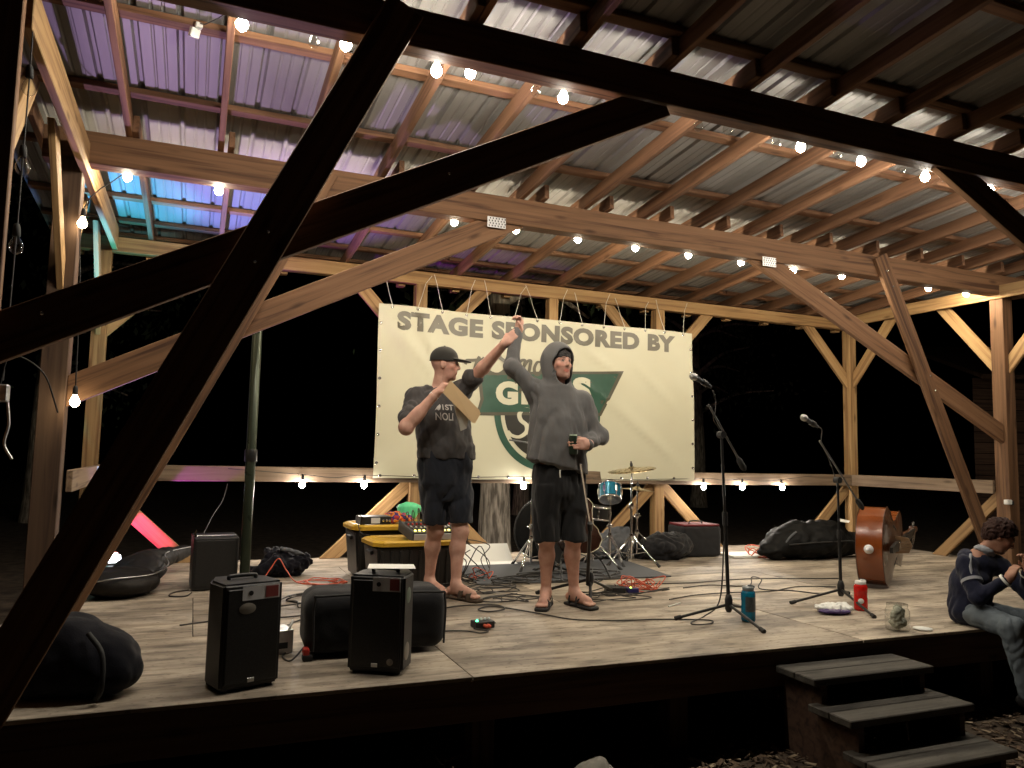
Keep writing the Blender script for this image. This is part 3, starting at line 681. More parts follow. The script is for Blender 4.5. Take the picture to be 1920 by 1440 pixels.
def ex1(t, w):
    label_plate(t, w, -.055, .115, .385, .445, -.1378)
    MB().lathe([(.024, 0), (.022, .001), (0, .0012)], 18, Matrix.Translation((-.03, -.138, .35)) @ Matrix.Rotation(math.pi / 2, 4, 'X') @ Matrix.Scale(1.6, 4, (1, 0, 0))).build('round_sticker', 'sticker', t, w)
def ex2(t, w):
    label_plate(t, w, -.02, .115, .385, .45, -.1378)
    rx = Matrix.Rotation(math.pi / 2, 4, 'Y')
    MB().lathe([(.038, 0), (.036, .001), (0, .0012)], 20, Matrix.Translation((.136, -.06, .36)) @ rx).build('round_sticker', 'greensticker', t, w)
    MB().lathe([(.042, 0), (.04, .001), (0, .0012)], 20, Matrix.Translation((.136, -.065, .10)) @ rx).build('round_sticker', 'sticker', t, w)
    MB().lathe([(.016, 0), (.015, .001), (0, .0012)], 14, Matrix.Translation((.075, -.1378, .062)) @ Matrix.Rotation(math.pi / 2, 4, 'X')).build('round_sticker', 'sticker', t, w)
speaker('black loudspeaker with grey label, nearest the dark front left post', (.235, 3.735, 0), math.radians(20), ex1)
speaker('black loudspeaker with white paper on top, in front of the black case', (.905, 3.79, 0), math.radians(-30), ex2)
def sheet(name, label, pts, m='paper', cat='paper', th=.0015):
    c = sum((Vector(p) for p in pts), Vector()) / len(pts); n = (Vector(pts[1]) - Vector(pts[0])).cross(Vector(pts[2]) - Vector(pts[0])).normalized() * th
    mb = MB(); k = len(pts); mb.add([Vector(p) for p in pts] + [Vector(p) + n for p in pts], [tuple(range(k))[::-1], tuple(range(k, 2 * k))] + [(i, (i + 1) % k, k + (i + 1) % k, k + i) for i in range(k)])
    return tag(mb.build(name, m), label, cat)
sheet('paper_sheet', 'white sheet of paper lying on top of the loudspeaker', [(.80, 3.73, .4825), (1.02, 3.66, .4835), (1.05, 3.81, .483), (.84, 3.88, .4825)])

# --- black floor speaker and the round pole beside it
t = thing('floor_speaker', 'black speaker box at the foot of the round pole', 'speaker box', (.19, 6.33, 0))
MB().box((.185, 6.34, .197), (.315, .36, .38), rotm(.05), bev=.012).build('cabinet', 'black', t)
MB().box((.19, 6.155, .2), (.27, .006, .33), rotm(.05), bev=.002).build('grille', gmat, t)
MB().box((.185, 6.28, .390), (.30, .06, .006), rotm(.05), bev=.002).build('metal_trim', 'steel', t)
MB().tube([(.05, 6.2, .387), (.045, 6.2, .41), (.048, 6.2, .44)], [.011, .008, .005], 8).build('plug', 'chrome', t)
M['polegreen'] = mat('dark_green_paint', (.035, .045, .03), .3, .5, var=.2)
t = thing('round_pole', 'dark round steel pole rising behind the dark diagonal brace', 'pole', (.36, 6.03, 0))
MB().lathe([(.036, .012), (.036, 2.05), (.033, 2.055), (.033, 2.16), (.0, 2.165)], 20, Matrix.Translation((.395, 6.08, 0))).build('shaft', 'polegreen', t)
MB().lathe([(.075, 0), (.075, .008), (.05, .012), (.045, .03), (.037, .034)], 20, Matrix.Translation((.395, 6.08, 0))).build('base_flange', 'blackm', t)
MB().lathe([(.043, .95), (.046, .96), (.046, 1.03), (.043, 1.04)], 18, Matrix.Translation((.395, 6.08, 0))).build('collar', 'blackm', t)

# --- cases and bags
def rounded_case(f, c, half, r, yaw): f.rbox(c, half, r, rotz(yaw)); return f
t = thing('black_case', 'black rounded soft case lying behind the second loudspeaker', 'case', (.94, 4.16, 0))
f = SDF((.4, 3.85, -.03), (1.5, 4.5, .42), .014); rounded_case(f, (.935, 4.17, .17), (.37, .17, .155), .075, -.03)
soft('shell', f, 'cloth_black', t, folds(.004, 6))
mb = MB().tube(catmull([(.60, 3.988, .05), (.60, 3.988, .29), (.66, 3.987, .315), (1.2, 3.97, .315), (1.27, 3.968, .28), (1.27, 3.968, .05)], 8), .006, 6); mb.build('zip_piping', 'rubber', t)
MB().tube(catmull([(.84, 4.0, .325), (.86, 4.01, .35), (1.0, 4.01, .35), (1.02, 4.0, .325)], 6), .010, 8).build('handle', 'rubber', t)
MB().box((.572, 4.03, .035), (.03, .06, .05), bev=.008).build('corner_wheel', 'red', t)
MB().box((.578, 4.02, .015), (.05, .05, .03), bev=.008).build('corner_foot', 'rubber', t)
t = thing('metal_box', 'small silver metal box behind the left loudspeaker', 'box', (.46, 4.22, 0))
MB().box((.465, 4.24, .062), (.10, .14, .12), rotm(.2), bev=.004).build('shell', 'steel', t)
MB().tube([(.50, 4.18, .12), (.515, 4.18, .15), (.53, 4.26, .15), (.515, 4.27, .122)], .006, 6).build('handle', 'white', t)
MB().box((.47, 4.168, .045), (.06, .004, .03), rotm(.2)).build('socket_plate', 'rubber', t)

M['navy'] = mat('navy_nylon', (.004, .004, .008), .8, spec=.12, bump=.25, bscale=160, sheen=.1)
t = thing('backpack', 'dark navy backpack slumped at the left stage edge', 'backpack', (-.35, 3.72, 0))
f = SDF((-1.0, 3.52, -.03), (0.0, 4.15, .5), .014)
f.ell((-.38, 3.79, .13), (.22, .17, .15), rotz(.1), k=.05).ell((-.42, 3.81, .24), (.12, .13, .08), rotm(.1, 0, .3), k=.06).ell((-.27, 3.73, .09), (.11, .11, .09), k=.05).ell((-.58, 3.80, .09), (.15, .14, .09), k=.06).cut((0, 0, .004), (0, 0, -1))
soft('pack_body', f, 'navy', t, folds(.011, 6, seed=4))
MB().tube(catmull([(-.36, 3.66, .27), (-.30, 3.595, .20), (-.29, 3.57, .08), (-.31, 3.60, .02)], 6), .011, 6).build('strap', 'rubber', t)

t = thing('guitar_bag', 'black guitar bag lying by the left back corner', 'instrument bag', (-.4, 6.4, 0))
f = SDF((-.95, 5.5, -.03), (.3, 7.6, .5), .018)
f.ell((-.42, 6.15, .09), (.25, .27, .10), rotz(-.3), k=.06).ell((-.33, 6.50, .12), (.19, .2, .12), rotz(-.3), k=.07).cone((-.30, 6.6, .15), (-.02, 7.25, .16), .10, .055, .06).cut((0, 0, .004), (0, 0, -1))
M['nylon'] = mat('charcoal_nylon', (.014, .012, .011), .6, spec=.2, bump=.2, bscale=200)
soft('bag_shell', f, 'nylon', t, folds(.009, 6, seed=9))
MB().tube(catmull([(-.64, 5.98, .11), (-.45, 5.9, .15), (-.22, 6.06, .15), (-.13, 6.4, .17), (-.16, 6.75, .21), (.03, 7.24, .20)], 7), .005, 5).build('zip', 'steel', t)
t = thing('jacket_heap', 'black jacket in a heap on the stage floor', 'jacket', (.72, 6.75, 0))
f = SDF((.35, 6.4, -.03), (1.1, 7.1, .4), .012)
f.ell((.74, 6.76, .08), (.19, .16, .09), rotz(.2), k=.05).ell((.72, 6.8, .16), (.12, .10, .07), rotm(.3, .2, .2), k=.04).ell((.57, 6.72, .05), (.11, .09, .05), k=.04).ell((.88, 6.76, .11), (.09, .09, .07), k=.04).cut((0, 0, .004), (0, 0, -1))
soft('fabric', f, 'navy', t, folds(.028, 11, seed=2))
soft('lining', SDF((.6, 6.5, .1), (1.0, 7.0, .35), .01).cone((.72, 6.72, .222), (.84, 6.70, .195), .022, .018, .01).cone((.84, 6.70, .195), (.90, 6.72, .17), .018, .012, .01), 'cloth_grey', t, folds(.008, 20))
tag(soft('cloth_bag', SDF((4.3, 6.4, -.03), (5.1, 7.3, .45), .014).ell((4.6, 6.93, .12), (.26, .2, .15), rotz(.1), k=.05).ell((4.42, 6.98, .08), (.17, .16, .10), k=.05).ell((4.78, 6.95, .13), (.15, .15, .14), k=.05).cut((0, 0, .004), (0, 0, -1)), 'cloth_black', None, folds(.022, 8, seed=3)), 'slumped black cloth bag left of the red-topped case', 'bag')
tag(soft('bag_of_clothes', SDF((3.7, 6.6, -.03), (4.5, 7.5, .5), .014).ell((4.12, 7.12, .13), (.24, .2, .16), rotz(.4), k=.05).ell((4.22, 7.14, .24), (.10, .1, .08), k=.05).ell((3.96, 7.06, .07), (.17, .15, .09), k=.05).cut((0, 0, .004), (0, 0, -1)), 'cloth_grey', None, folds(.022, 9, seed=5)), 'grey fabric bag behind the chrome cymbal stand', 'bag')
t = thing('amplifier_case', 'black boxy case with a dark red top by the back rail', 'amplifier case', (5.05, 7.05, 0))
f = SDF((4.7, 6.7, -.03), (5.5, 7.5, .5), .014); f.rbox((5.08, 7.08, .165), (.235, .17, .16), .03, rotz(-.06)); soft('shell', f, 'cloth_black', t, folds(.004, 6))
M['darkred'] = mat('dark_red_cloth', (.14, .012, .018), .8, bump=.3, bscale=200)
MB().box((5.08, 7.08, .333), (.44, .31, .022), rotm(-.06), bev=.009).build('top_flap', 'darkred', t)
MB().tube(catmull([(5.0, 7.06, .343), (5.02, 7.06, .37), (5.14, 7.05, .37), (5.16, 7.05, .343)], 5), .009, 7).build('handle', 'rubber', t)
t = thing('large_gig_bag', 'large black padded bag behind the second microphone stand', 'instrument bag', (6.2, 6.55, 0))
f = SDF((5.5, 6.0, -.03), (7.3, 7.2, .6), .02)
f.ell((6.2, 6.6, .16), (.55, .26, .17), rotz(-.05), k=.08).ell((6.0, 6.62, .27), (.26, .18, .10), rotm(0, 0, -.3), k=.08).ell((6.45, 6.6, .30), (.28, .18, .11), k=.08).ell((6.75, 6.62, .14), (.25, .2, .13), k=.08).ell((5.72, 6.6, .09), (.15, .15, .08), k=.07).cut((0, 0, .004), (0, 0, -1))
M['leather'] = mat('black_vinyl', (.005, .005, .005), .6, spec=.12, bump=.25, bscale=90)
soft('bag_shell', f, 'leather', t, folds(.026, 5, seed=8))
MB().tube(catmull([(5.8, 6.42, .17), (6.0, 6.36, .19), (6.3, 6.34, .2), (6.6, 6.36, .2), (6.85, 6.45, .16)], 6), .007, 6).build('zip', 'rubber', t)
MB().tube(catmull([(5.78, 6.47, .16), (5.83, 6.45, .24), (5.92, 6.45, .30)], 6), .012, 6).build('strap', 'cloth_grey', t)
sheet('paper_sheet', 'crumpled paper lying on the large black bag', [(6.52, 6.45, .40), (6.62, 6.42, .385), (6.72, 6.5, .40), (6.60, 6.54, .425)])
sheet('white_tarp', 'folded white sheet at the back edge of the stage', [(5.35, 6.75, .004), (6.05, 6.70, .004), (6.1, 7.05, .004), (5.38, 7.1, .004)], cat='tarp', th=.02)
tag(MB().add([(2.22, 7.0, .02), (2.92, 7.0, .02), (2.92, 7.16, .17), (2.22, 7.16, .17), (2.92, 6.80, .006), (2.22, 6.80, .006), (2.22, 7.175, .165), (2.92, 7.175, .165), (2.92, 7.0, .004), (2.22, 7.0, .004)], [(0, 1, 2, 3), (5, 4, 1, 0), (3, 2, 7, 6), (6, 7, 8, 9)]).build('cardboard_sheet', 'paper'), 'white cardboard propped up behind the black cables', 'cardboard')
sheet('area_rug', 'flat grey rug under the drum kit', [(2.15, 5.88, .003), (3.95, 5.84, .003), (4.1, 6.95, .003), (2.3, 7.0, .003)], 'cloth_grey', 'rug', .008)

# --- storage totes with yellow lids, sound mixer on top
M['yellow'] = mat('yellow_plastic', (.60, .36, .035), .4, var=.08); M['toteblack'] = mat('tote_black', (.018, .017, .016), .45)
def tote(label, c, sx, sy, h, rz):
    t = thing('storage_tote', label, 'storage box', (c[0], c[1], 0), 'storage totes with yellow lids', rz=rz); w = WM[t.name]
    bm = bmesh.new(); bmesh.ops.create_cube(bm, size=1)
    for v in bm.verts:
        k = .90 if v.co.z < 0 else 1.0; v.co = Vector((v.co.x * sx * k, v.co.y * sy * k, (v.co.z + .5) * h + .003))
    bmesh.ops.bevel(bm, geom=bm.edges[:], offset=.02, segments=2, affect='EDGES'); me = bpy.data.meshes.new('tub'); bm.to_mesh(me); bm.free(); b = link('tub', me, 'toteblack', t, w)
    mb = MB()
    for i in range(9):
        x = -sx * .44 + sx * .11 * i; mb = MB().box((x, -sy * .485, h * .5), (.022, .012, h * .8), rotm(0, .06), bev=.003); mb.build('rib', 'toteblack', b, w)
    for s_ in (-1, 1): MB().box((s_ * sx * .5, 0, h * .82), (.03, sy * .35, .03), bev=.008).build('handle_grip', 'toteblack', b, w)
    z = h; L, D = sx * .5 + .025, sy * .5 + .025; ch = .07
    oc = [(-L + ch, -D), (L - ch, -D), (L, -D + ch), (L, D - ch), (L - ch, D), (-L + ch, D), (-L, D - ch), (-L, -D + ch)]
    lid = MB().prism(oc, z, z + .028).build('lid', 'yellow', t, w)
    k = .80; ic = [(x * k, y * k) for x, y in oc]
    mb = MB(); n = 8
    top = [Vector((x, y, z + .0285)) for x, y in oc]; ri = [Vector((x * .93, y * .92, z + .042)) for x, y in oc]; r2 = [Vector((x * .86, y * .82, z + .042)) for x, y in oc]; fl = [Vector((x * .82, y * .77, z + .0295)) for x, y in oc]
    mb.add(top + ri + r2 + fl, [(a * n + i, a * n + (i + 1) % n, (a + 1) * n + (i + 1) % n, (a + 1) * n + i) for a in range(3) for i in range(n)]); mb.build('lid_rim', 'yellow', lid, w)
    return t
tote('yellow lidded black tote nearest the man in the cap', (1.64, 6.02), .68, .42, .33, math.radians(3))
tote('yellow lidded black tote standing behind the other one', (1.62, 6.58), .74, .44, .40, math.radians(1))
M['led_y'] = emitmat('yellow_led', (1, .85, .15), 6); M['led_g'] = emitmat('green_led', (.05, 1, .35), 6); M['led_yg'] = emitmat('lime_led', (.6, 1, .1), 6)
def mixer():
    t = thing('sound_mixer', 'black sound mixer with a row of yellow lights on the tote', 'mixer', (1.79, 6.0, .375)); mw = TR((1.80, 5.99, .425), .05, .16); w = mw
    MB().box((0, 0, 0), (.44, .36, .07), bev=.008).build('chassis', 'blackm', t, w)
    for s_ in (-1, 1): MB().box((s_ * .226, 0, .003), (.012, .37, .085), bev=.003).build('side_cheek', 'cloth_grey', t, w)
    MB().box((0, -.178, .0), (.43, .01, .05), bev=.003).build('front_lip', 'lab', t, w)
    for i in range(12):
        x = -.19 + .0345 * i
        MB().box((x, -.03, .0365), (.004, .10, .003)).build('fader_slot', 'rubber', t, w)
        MB().box((x, -.05 + R_.uniform(-.02, .03), .041), (.014, .022, .012), bev=.002).build('fader_cap', 'white' if i % 4 == 3 else 'lab', t, w)
        MB().box((x, -.125, .038), (.017, .017, .006), bev=.003).build('lit_button', 'led_y', t, w)
        for j in range(3): MB().lathe([(.008, 0), (.0075, .014), (0, .015)], 8, Matrix.Translation((x, .055 + .032 * j, .035))).build('knob', 'cloth_grey' if j else 'red', t, w)
    for i in range(7):
        x = -.18 + .05 * i
        MB().tube(catmull([(x, .15, .035), (x, .165, .10 + .02 * (i % 3)), (x + .03, .21, .10), (x + .05, .26, 0.02), (x + .06, .30, -.1)], 6), .0045, 6).build('plugged_cable', 'cable', t, w)
mixer()
t = thing('rack_unit', 'black audio unit with silver dials on the rear tote', 'audio unit', (1.42, 6.47, .442)); w = TR((1.42, 6.46, .476), .06)
MB().box((0, 0, 0), (.26, .17, .066), bev=.005).build('chassis', 'black', t, w)
MB().box((-.005, -.087, .0), (.075, .004, .045)).build('display', 'lab', t, w)
for x in (.06, .09, .115): MB().lathe([(.011, 0), (.010, .012), (0, .013)], 12, Matrix.Translation((x, -.085, 0)) @ Matrix.Rotation(math.pi / 2, 4, 'X')).build('dial', 'chrome', t, w)
MB().tube(catmull([(-.1, -.08, .02), (-.17, -.14, .05), (-.16, -.2, -.08), (-.1, -.28, -.1)], 6), .004, 6).build('cable', 'cable', t, w)
def clothmat():
    m, n, l, b = newmat('bright_printed_cloth'); tc = n.new('ShaderNodeTexCoord'); no = n.new('ShaderNodeTexNoise'); no.inputs['Scale'].default_value = 14; no.inputs['Detail'].default_value = 1
    l.new(tc.outputs['Object'], no.inputs['Vector']); cr = n.new('ShaderNodeValToRGB'); cr.color_ramp.interpolation = 'CONSTANT'; e = cr.color_ramp.elements; e[0].color = (.03, .02, .1, 1); e[1].position = .42; e[1].color = (.5, .06, .02, 1)
    cr.color_ramp.elements.new(.5).color = (.65, .25, .02, 1); cr.color_ramp.elements.new(.58).color = (.06, .03, .2, 1); cr.color_ramp.elements.new(.65).color = (.4, .03, .03, 1)
    l.new(no.outputs['Fac'], cr.inputs[0]); l.new(cr.outputs[0], b.inputs['Base Color']); b.inputs['Roughness'].default_value = .9; return m
tag(soft('printed_cloth', SDF((1.4, 6.4, .40), (1.95, 6.9, .7), .011).ell((1.64, 6.62, .475), (.10, .10, .06), k=.03).ell((1.73, 6.63, .46), (.08, .08, .04), k=.03).cut((0, 0, .443), (0, 0, -1)), clothmat(), None, folds(.012, 16)), 'bright orange and blue printed cloth bundled on the rear tote', 'cloth')
M['mint'] = mat('mint_plastic', (.10, .62, .30), .5, var=.1)
tag(soft('green_pouch', SDF((1.5, 6.5, .42), (2.1, 7.0, .75), .011).ell((1.80, 6.73, .55), (.115, .07, .055), rotm(0, 0, .05), k=.03).ell((1.77, 6.72, .49), (.09, .07, .05), k=.04).cut((0, 0, .443), (0, 0, -1)), 'mint', None, folds(.006, 14)), 'mint green pouch sitting on the rear tote', 'pouch')

# --- small boxes on the floor
t = thing('direct_box', 'small black pedal box with a green light near the front', 'pedal', (1.67, 4.46, 0)); w = TR((1.67, 4.46, 0), .12)
MB().box((0, 0, .022), (.125, .085, .04), bev=.004).build('housing', 'black', t, w)
for i in range(4): MB().lathe([(.008, 0), (.007, .012), (0, .013)], 10, Matrix.Translation((-.03 + .026 * i, .012, .042))).build('knob', 'lab', t, w)
MB().lathe([(.008, 0), (.006, .008), (0, .01)], 10, Matrix.Translation((-.046, -.015, .042))).build('green_light', 'led_g', t, w)
for x in (-.01, .012): MB().lathe([(.010, 0), (.010, .03), (.006, .04)], 10, Matrix.Translation((x, -.042, .02)) @ Matrix.Rotation(math.pi / 2, 4, 'X')).build('plug', 'cableo', t, w)
MB().lathe([(.006, 0), (.006, .02)], 8, Matrix.Translation((.062, -.01, .02)) @ Matrix.Rotation(math.pi / 2, 4, 'Y')).build('jack', 'chrome', t, w)
M['bluep'] = mat('blue_enamel', (.02, .02, .13), .4)
t = thing('effects_pedal', 'black and blue effects pedal among the orange cable', 'pedal', (3.15, 5.27, 0)); w = TR((3.12, 5.29, 0), -.3)
MB().box((-.05, 0, .025), (.15, .10, .045), rotm(0, .06), bev=.005).build('housing', 'black', t, w)
MB().box((.085, 0, .02), (.09, .09, .035), bev=.005).build('side_housing', 'bluep', t, w)
MB().lathe([(.007, 0), (.005, .006), (0, .007)], 10, Matrix.Translation((.07, -.02, .038))).build('status_light', 'led_yg', t, w)
MB().lathe([(.01, 0), (.009, .012), (0, .013)], 10, Matrix.Translation((-.05, 0, .047))).build('foot_switch', 'chrome', t, w)

# --- bottles, packet and jar by the microphone stands
def bottle(label, x, y, r, h, m, capm, extra):
    t = thing('water_bottle', label, 'bottle', (x, y, 0), rz=0); w = WM[t.name]
    MB().lathe([(0, .002), (r * .9, .002), (r, .012), (r, h * .42), (r * .955, h * .46), (r * .955, h * .58), (r, h * .62), (r, h * .80), (r * .86, h * .87), (r * .72, h * .885), (r * .70, h * .9)], 28).build('body', m, t, w)
    MB().lathe([(r * .78, h * .885), (r * .80, h * .9), (r * .80, h * .985), (r * .70, h), (0, h)], 28).build('cap', capm, t, w)
    MB().tube(catmull([(r * .78, 0, h * .93), (r * 1.0, 0, h * .95), (r * .95, 0, h * 1.0), (0, 0, h * 1.03)], 5), .005, 6).build('cap_loop', capm, t, w)
    extra(t, w, r, h); return t
def plastic(name, col, tr=.45):
    m, n, l, b = newmat(name); b.inputs['Base Color'].default_value = list(col) + [1]; b.inputs['Roughness'].default_value = .15; b.inputs['Transmission Weight'].default_value = tr; b.inputs['IOR'].default_value = 1.4; return m
M['bluebottle'] = plastic('blue_bottle_plastic', (.01, .20, .36)); M['redbottle'] = plastic('red_bottle_plastic', (.75, .02, .015), .35); M['smoke'] = mat('smoke_plastic', (.16, .18, .19), .3)
def bl(t, w, r, h):
    a0 = math.radians(-150); n = 12; V = []
    for i in range(n + 1):
        a = a0 + math.radians(110) * i / n
        for z in (.3, .72): V.append((r * 1.012 * math.cos(a), r * 1.012 * math.sin(a), h * z))
    MB().add(V, [(2 * i, 2 * i + 2, 2 * i + 3, 2 * i + 1) for i in range(n)], True).build('printed_label', mat('bottle_print', (.06, .07, .08), .4, var=.9, scale=70), t, w)
def rd(t, w, r, h): MB().lathe([(.019, 0), (.018, .001), (0, .0012)], 16, Matrix.Translation((-r * .72, -r * .74, h * .34)) @ Matrix.Rotation(math.radians(-45), 4, 'Z') @ Matrix.Rotation(math.pi / 2, 4, 'X')).build('white_emblem', 'paper', t, w)
bottle('blue water bottle beside the nearer microphone stand', 3.385, 4.13, .046, .222, 'bluebottle', 'smoke', bl)
bottle('bright red water bottle beside the second microphone stand', 4.43, 4.2, .046, .205, 'redbottle', 'white', rd)
t = thing('snack_packet', 'crumpled white snack packet under the second microphone stand', 'packet', (4.15, 4.18, 0))
f = SDF((3.95, 4.0, -.02), (4.45, 4.4, .12), .007); f.ell((4.16, 4.18, .035), (.135, .075, .034), rotz(-.35), k=.02).cut((0, 0, .003), (0, 0, -1))
soft('pouch', f, 'white', t, folds(.012, 22)); M['purple'] = mat('purple_foil', (.06, .03, .14), .35)
soft('printed_side', SDF((3.95, 4.0, -.02), (4.45, 4.4, .12), .007).ell((4.12, 4.13, .022), (.115, .04, .019), rotz(-.35), k=.02).cut((0, 0, .004), (0, 0, -1)), 'purple', t, folds(.006, 22))
t = thing('tip_jar', 'clear glass jar stuffed with crumpled bills at the stage edge', 'jar', (4.13, 3.63, 0)); w = WM[t.name]; r, h = .072, .165
MB().lathe([(0, .003), (r * .9, .003), (r, .015), (r, h * .75), (r * .84, h * .88), (r * .86, h * .9), (r * .86, h), (r * .82, h * 1.005)], 28).build('glass', 'glass', t, w)
M['bill'] = mat('bank_notes', (.42, .42, .34), .7, var=.5, scale=60)
f = SDF((4.0, 3.5, -.02), (4.25, 3.8, .25), .006); f.ell((4.13, 3.63, .05), (.05, .05, .04), k=.02).ell((4.11, 3.62, .10), (.03, .035, .05), rotm(.4, .5), k=.008).ell((4.15, 3.635, .11), (.022, .035, .055), rotm(1.2, -.4), k=.008)
soft('crumpled_bills', f, 'bill', t, folds(.010, 26))
tag(MB().lathe([(0, .003), (.055, .003), (.057, .006), (.055, .011), (0, .012)], 24, Matrix.Translation((4.31, 3.60, 0))).build('jar_lid', 'paper'), 'white round lid lying beside the glass jar', 'lid')
for lab, x, y, a in (('thin white drinking straw lying left of the blue bottle', 3.22, 4.72, .5), ('short white stick lying behind the blue bottle', 3.86, 4.78, -.3)):
    tag(MB().tube([(x - .09 * math.cos(a), y - .09 * math.sin(a), .006), (x + .09 * math.cos(a), y + .09 * math.sin(a), .006)], .005, 6).build('white_stick', 'paper'), lab, 'straw')

# --- microphone stands
M['mesh'] = mat('mic_grille', (.42, .42, .42), .35, .9, bump=.6, bscale=900)
def micstand(label, hub, feet, piv, mic, end, hubz=.10, group='boom microphone stands'):
    t = thing('microphone_stand', label, 'microphone stand', (hub[0], hub[1], 0), group); H = Vector((hub[0], hub[1], hubz)); P = Vector(piv); Mi = Vector(mic); E = Vector(end)
    for fx, fy in feet:
        Fv = Vector((fx, fy, .012)); l_ = MB().tube([H, Fv], .0095, 8).build('leg', 'blackm', t)
        d = (Fv - H).normalized(); MB().tube([Fv - d * .03, Fv + d * .012], [.014, .015], 8).build('rubber_foot', 'rubber', l_)
    MB().lathe([(.014, -.05), (.024, -.03), (.026, .03), (.018, .06), (.013, .065)], 14, Matrix.Translation(H)).build('hub', 'black', t)
    mid = H.lerp(P, .5); MB().tube([H, mid], .0125, 10).build('lower_tube', 'blackm', t); MB().tube([mid, P], .009, 10).build('upper_tube', 'blackm', t)
    MB().tube([H.lerp(P, .46), H.lerp(P, .54)], .018, 10).build('height_clutch', 'black', t)
    bo = MB().tube([E, Mi + (E - Mi).normalized() * .12], .0075, 8).build('boom', 'steelgrey', t); d = (E - Mi).normalized()
    MB().tube([E - d * .05, E - d * .03, E + d * .03, E + d * .05], [.009, .019, .021, .012], 10).build('counterweight', 'rubber', bo)
    MB().tube([P - Vector((0, .024, 0)), P + Vector((0, .024, 0))], .024, 12).build('pivot_clamp', 'black', t)
    return t, Mi, d
def microphone(label, tip, d, parentlabel=None):
    """d points from the ball back along the handle"""
    t = thing('microphone', label, 'microphone', tip, 'vocal microphones on the stands'); d = Vector(d).normalized(); T = Vector(tip)
    q = d.to_track_quat('Z', 'Y').to_matrix().to_4x4(); w = Matrix.Translation(T) @ q
    MB().lathe([(0, -.026), (.014, -.023), (.023, -.010), (.0255, .004), (.023, .018), (.019, .024)], 18).build('grille_ball', 'mesh', t, w)
    MB().lathe([(.0195, .022), (.0195, .03), (.0165, .036), (.012, .15), (.011, .165), (0, .166)], 16).build('handle', 'cloth_grey', t, w)
    MB().lathe([(.021, .085), (.021, .125), (.015, .13)], 12).build('clip', 'black', t, w)
    return t
M['steelgrey'] = mat('satin_grey_tube', (.16, .16, .16), .3, .7)
micstand('nearer boom microphone stand beside the blue bottle', (3.285, 4.2), ((3.25, 3.83), (2.95, 4.30), (3.62, 4.38)), (3.232, 4.2, 1.205), (3.06, 4.2, 1.50), (3.393, 4.2, 1.014))
microphone('microphone on the nearer boom stand', (3.008, 4.2, 1.58), (.9, .1, -.34))
micstand('second boom microphone stand beside the red bottle', (4.50, 4.45), ((4.10, 4.52), (4.29, 3.96), (4.85, 4.72)), (4.486, 4.45, .906), (4.24, 4.45, 1.29), (4.702, 4.45, .727))
microphone('microphone on the second boom stand', (4.168, 4.45, 1.364), (.85, .1, -.36))
MB_c = lambda name, label, pts, r=.005, m='cable', cat='cable', k=7: tag(MB().tube(catmull(pts, k), r, 6).build(name, m), label, cat)
t = thing('microphone_stand', 'short stand leaning against the hooded man', 'microphone stand', (2.70, 5.02, 0), 'boom microphone stands'); H = Vector((2.70, 5.02, .16))
for fx, fy in ((2.66, 4.93), (3.06, 5.30), (2.45, 5.40)):
    l_ = MB().tube([H, (fx, fy, .012)], .011, 8).build('leg', 'blackm', t); MB().tube([Vector((fx, fy, .012)) + (H - Vector((fx, fy, .012))).normalized() * .03, (fx, fy, .006)], .015, 8).build('rubber_foot', 'rubber', l_)
MB().tube([H - Vector((.02, 0, .04)), (2.60, 4.84, .55)], .013, 10).build('lower_tube', 'blackm', t); MB().tube([(2.60, 4.84, .55), (2.425, 4.665, .99)], .009, 8).build('upper_tube', 'chrome', t)
MB().tube([(2.605, 4.85, .53), (2.585, 4.815, .58)], .019, 10).build('height_clutch', 'black', t); MB().lathe([(.016, -.05), (.028, -.02), (.028, .03), (.016, .05)], 12, Matrix.Translation(H)).build('hub', 'black', t)
t_, Mi_, d_ = micstand('black boom stand behind the hooded man', (2.92, 6.12), ((2.75, 5.85), (3.2, 6.0), (2.9, 6.45)), (2.86, 6.12, 1.125), (2.40, 6.2, 1.185), (3.1, 6.1, 1.10))

# --- drum kit pieces
M['bluedrum'] = mat('blue_lacquer', (.01, .17, .28), .18, .35, var=.25, coat=.6); M['head'] = mat('drum_head', (.50, .36, .22), .5); M['bronze'] = mat('cymbal_bronze', (.50, .40, .24), .28, .95, var=.12, scale=25)
def drum(name, label, c, r, h, rot, m, group='drum kit on the grey rug', hm='head', lugs=6):
    t = thing(name, label, 'drum', c, group); w = Matrix.Translation(c) @ rot.to_matrix().to_4x4()
    MB().lathe([(r, -h / 2), (r, h / 2)], 32).build('shell', m, t, w)
    for z, nm in ((-h / 2, 'head'), (h / 2, 'head')):
        s_ = 1 if z > 0 else -1; hd = MB().lathe([(0, z + s_ * .004), (r * .99, z + s_ * .004), (r * .99, z)], 32).build('drum_head', hm, t, w)
        MB().lathe([(r * 1.0, z - .008), (r * 1.045, z - .008), (r * 1.045, z + .008), (r * 1.0, z + .008)], 32).build('hoop', 'chrome' if lugs else 'rubber', hd, w)
    for i in range(lugs):
        a = 2 * math.pi * i / lugs + .3
        MB().box((r * 1.03 * math.cos(a), r * 1.03 * math.sin(a), 0), (.03, .025, h * .45), Matrix.Rotation(a, 3, 'Z'), bev=.006).build('lug', 'chrome', t, w)
        MB().tube([(r * 1.05 * math.cos(a), r * 1.05 * math.sin(a), -h / 2), (r * 1.05 * math.cos(a), r * 1.05 * math.sin(a), h / 2)], .004, 6).build('tension_rod', 'chrome', t, w)
    return t
drum('tom_drum', 'small blue tom drum tilted on the drum kit', (3.77, 6.62, .70), .105, .15, Euler((-.38, .32, .2)), 'bluedrum')
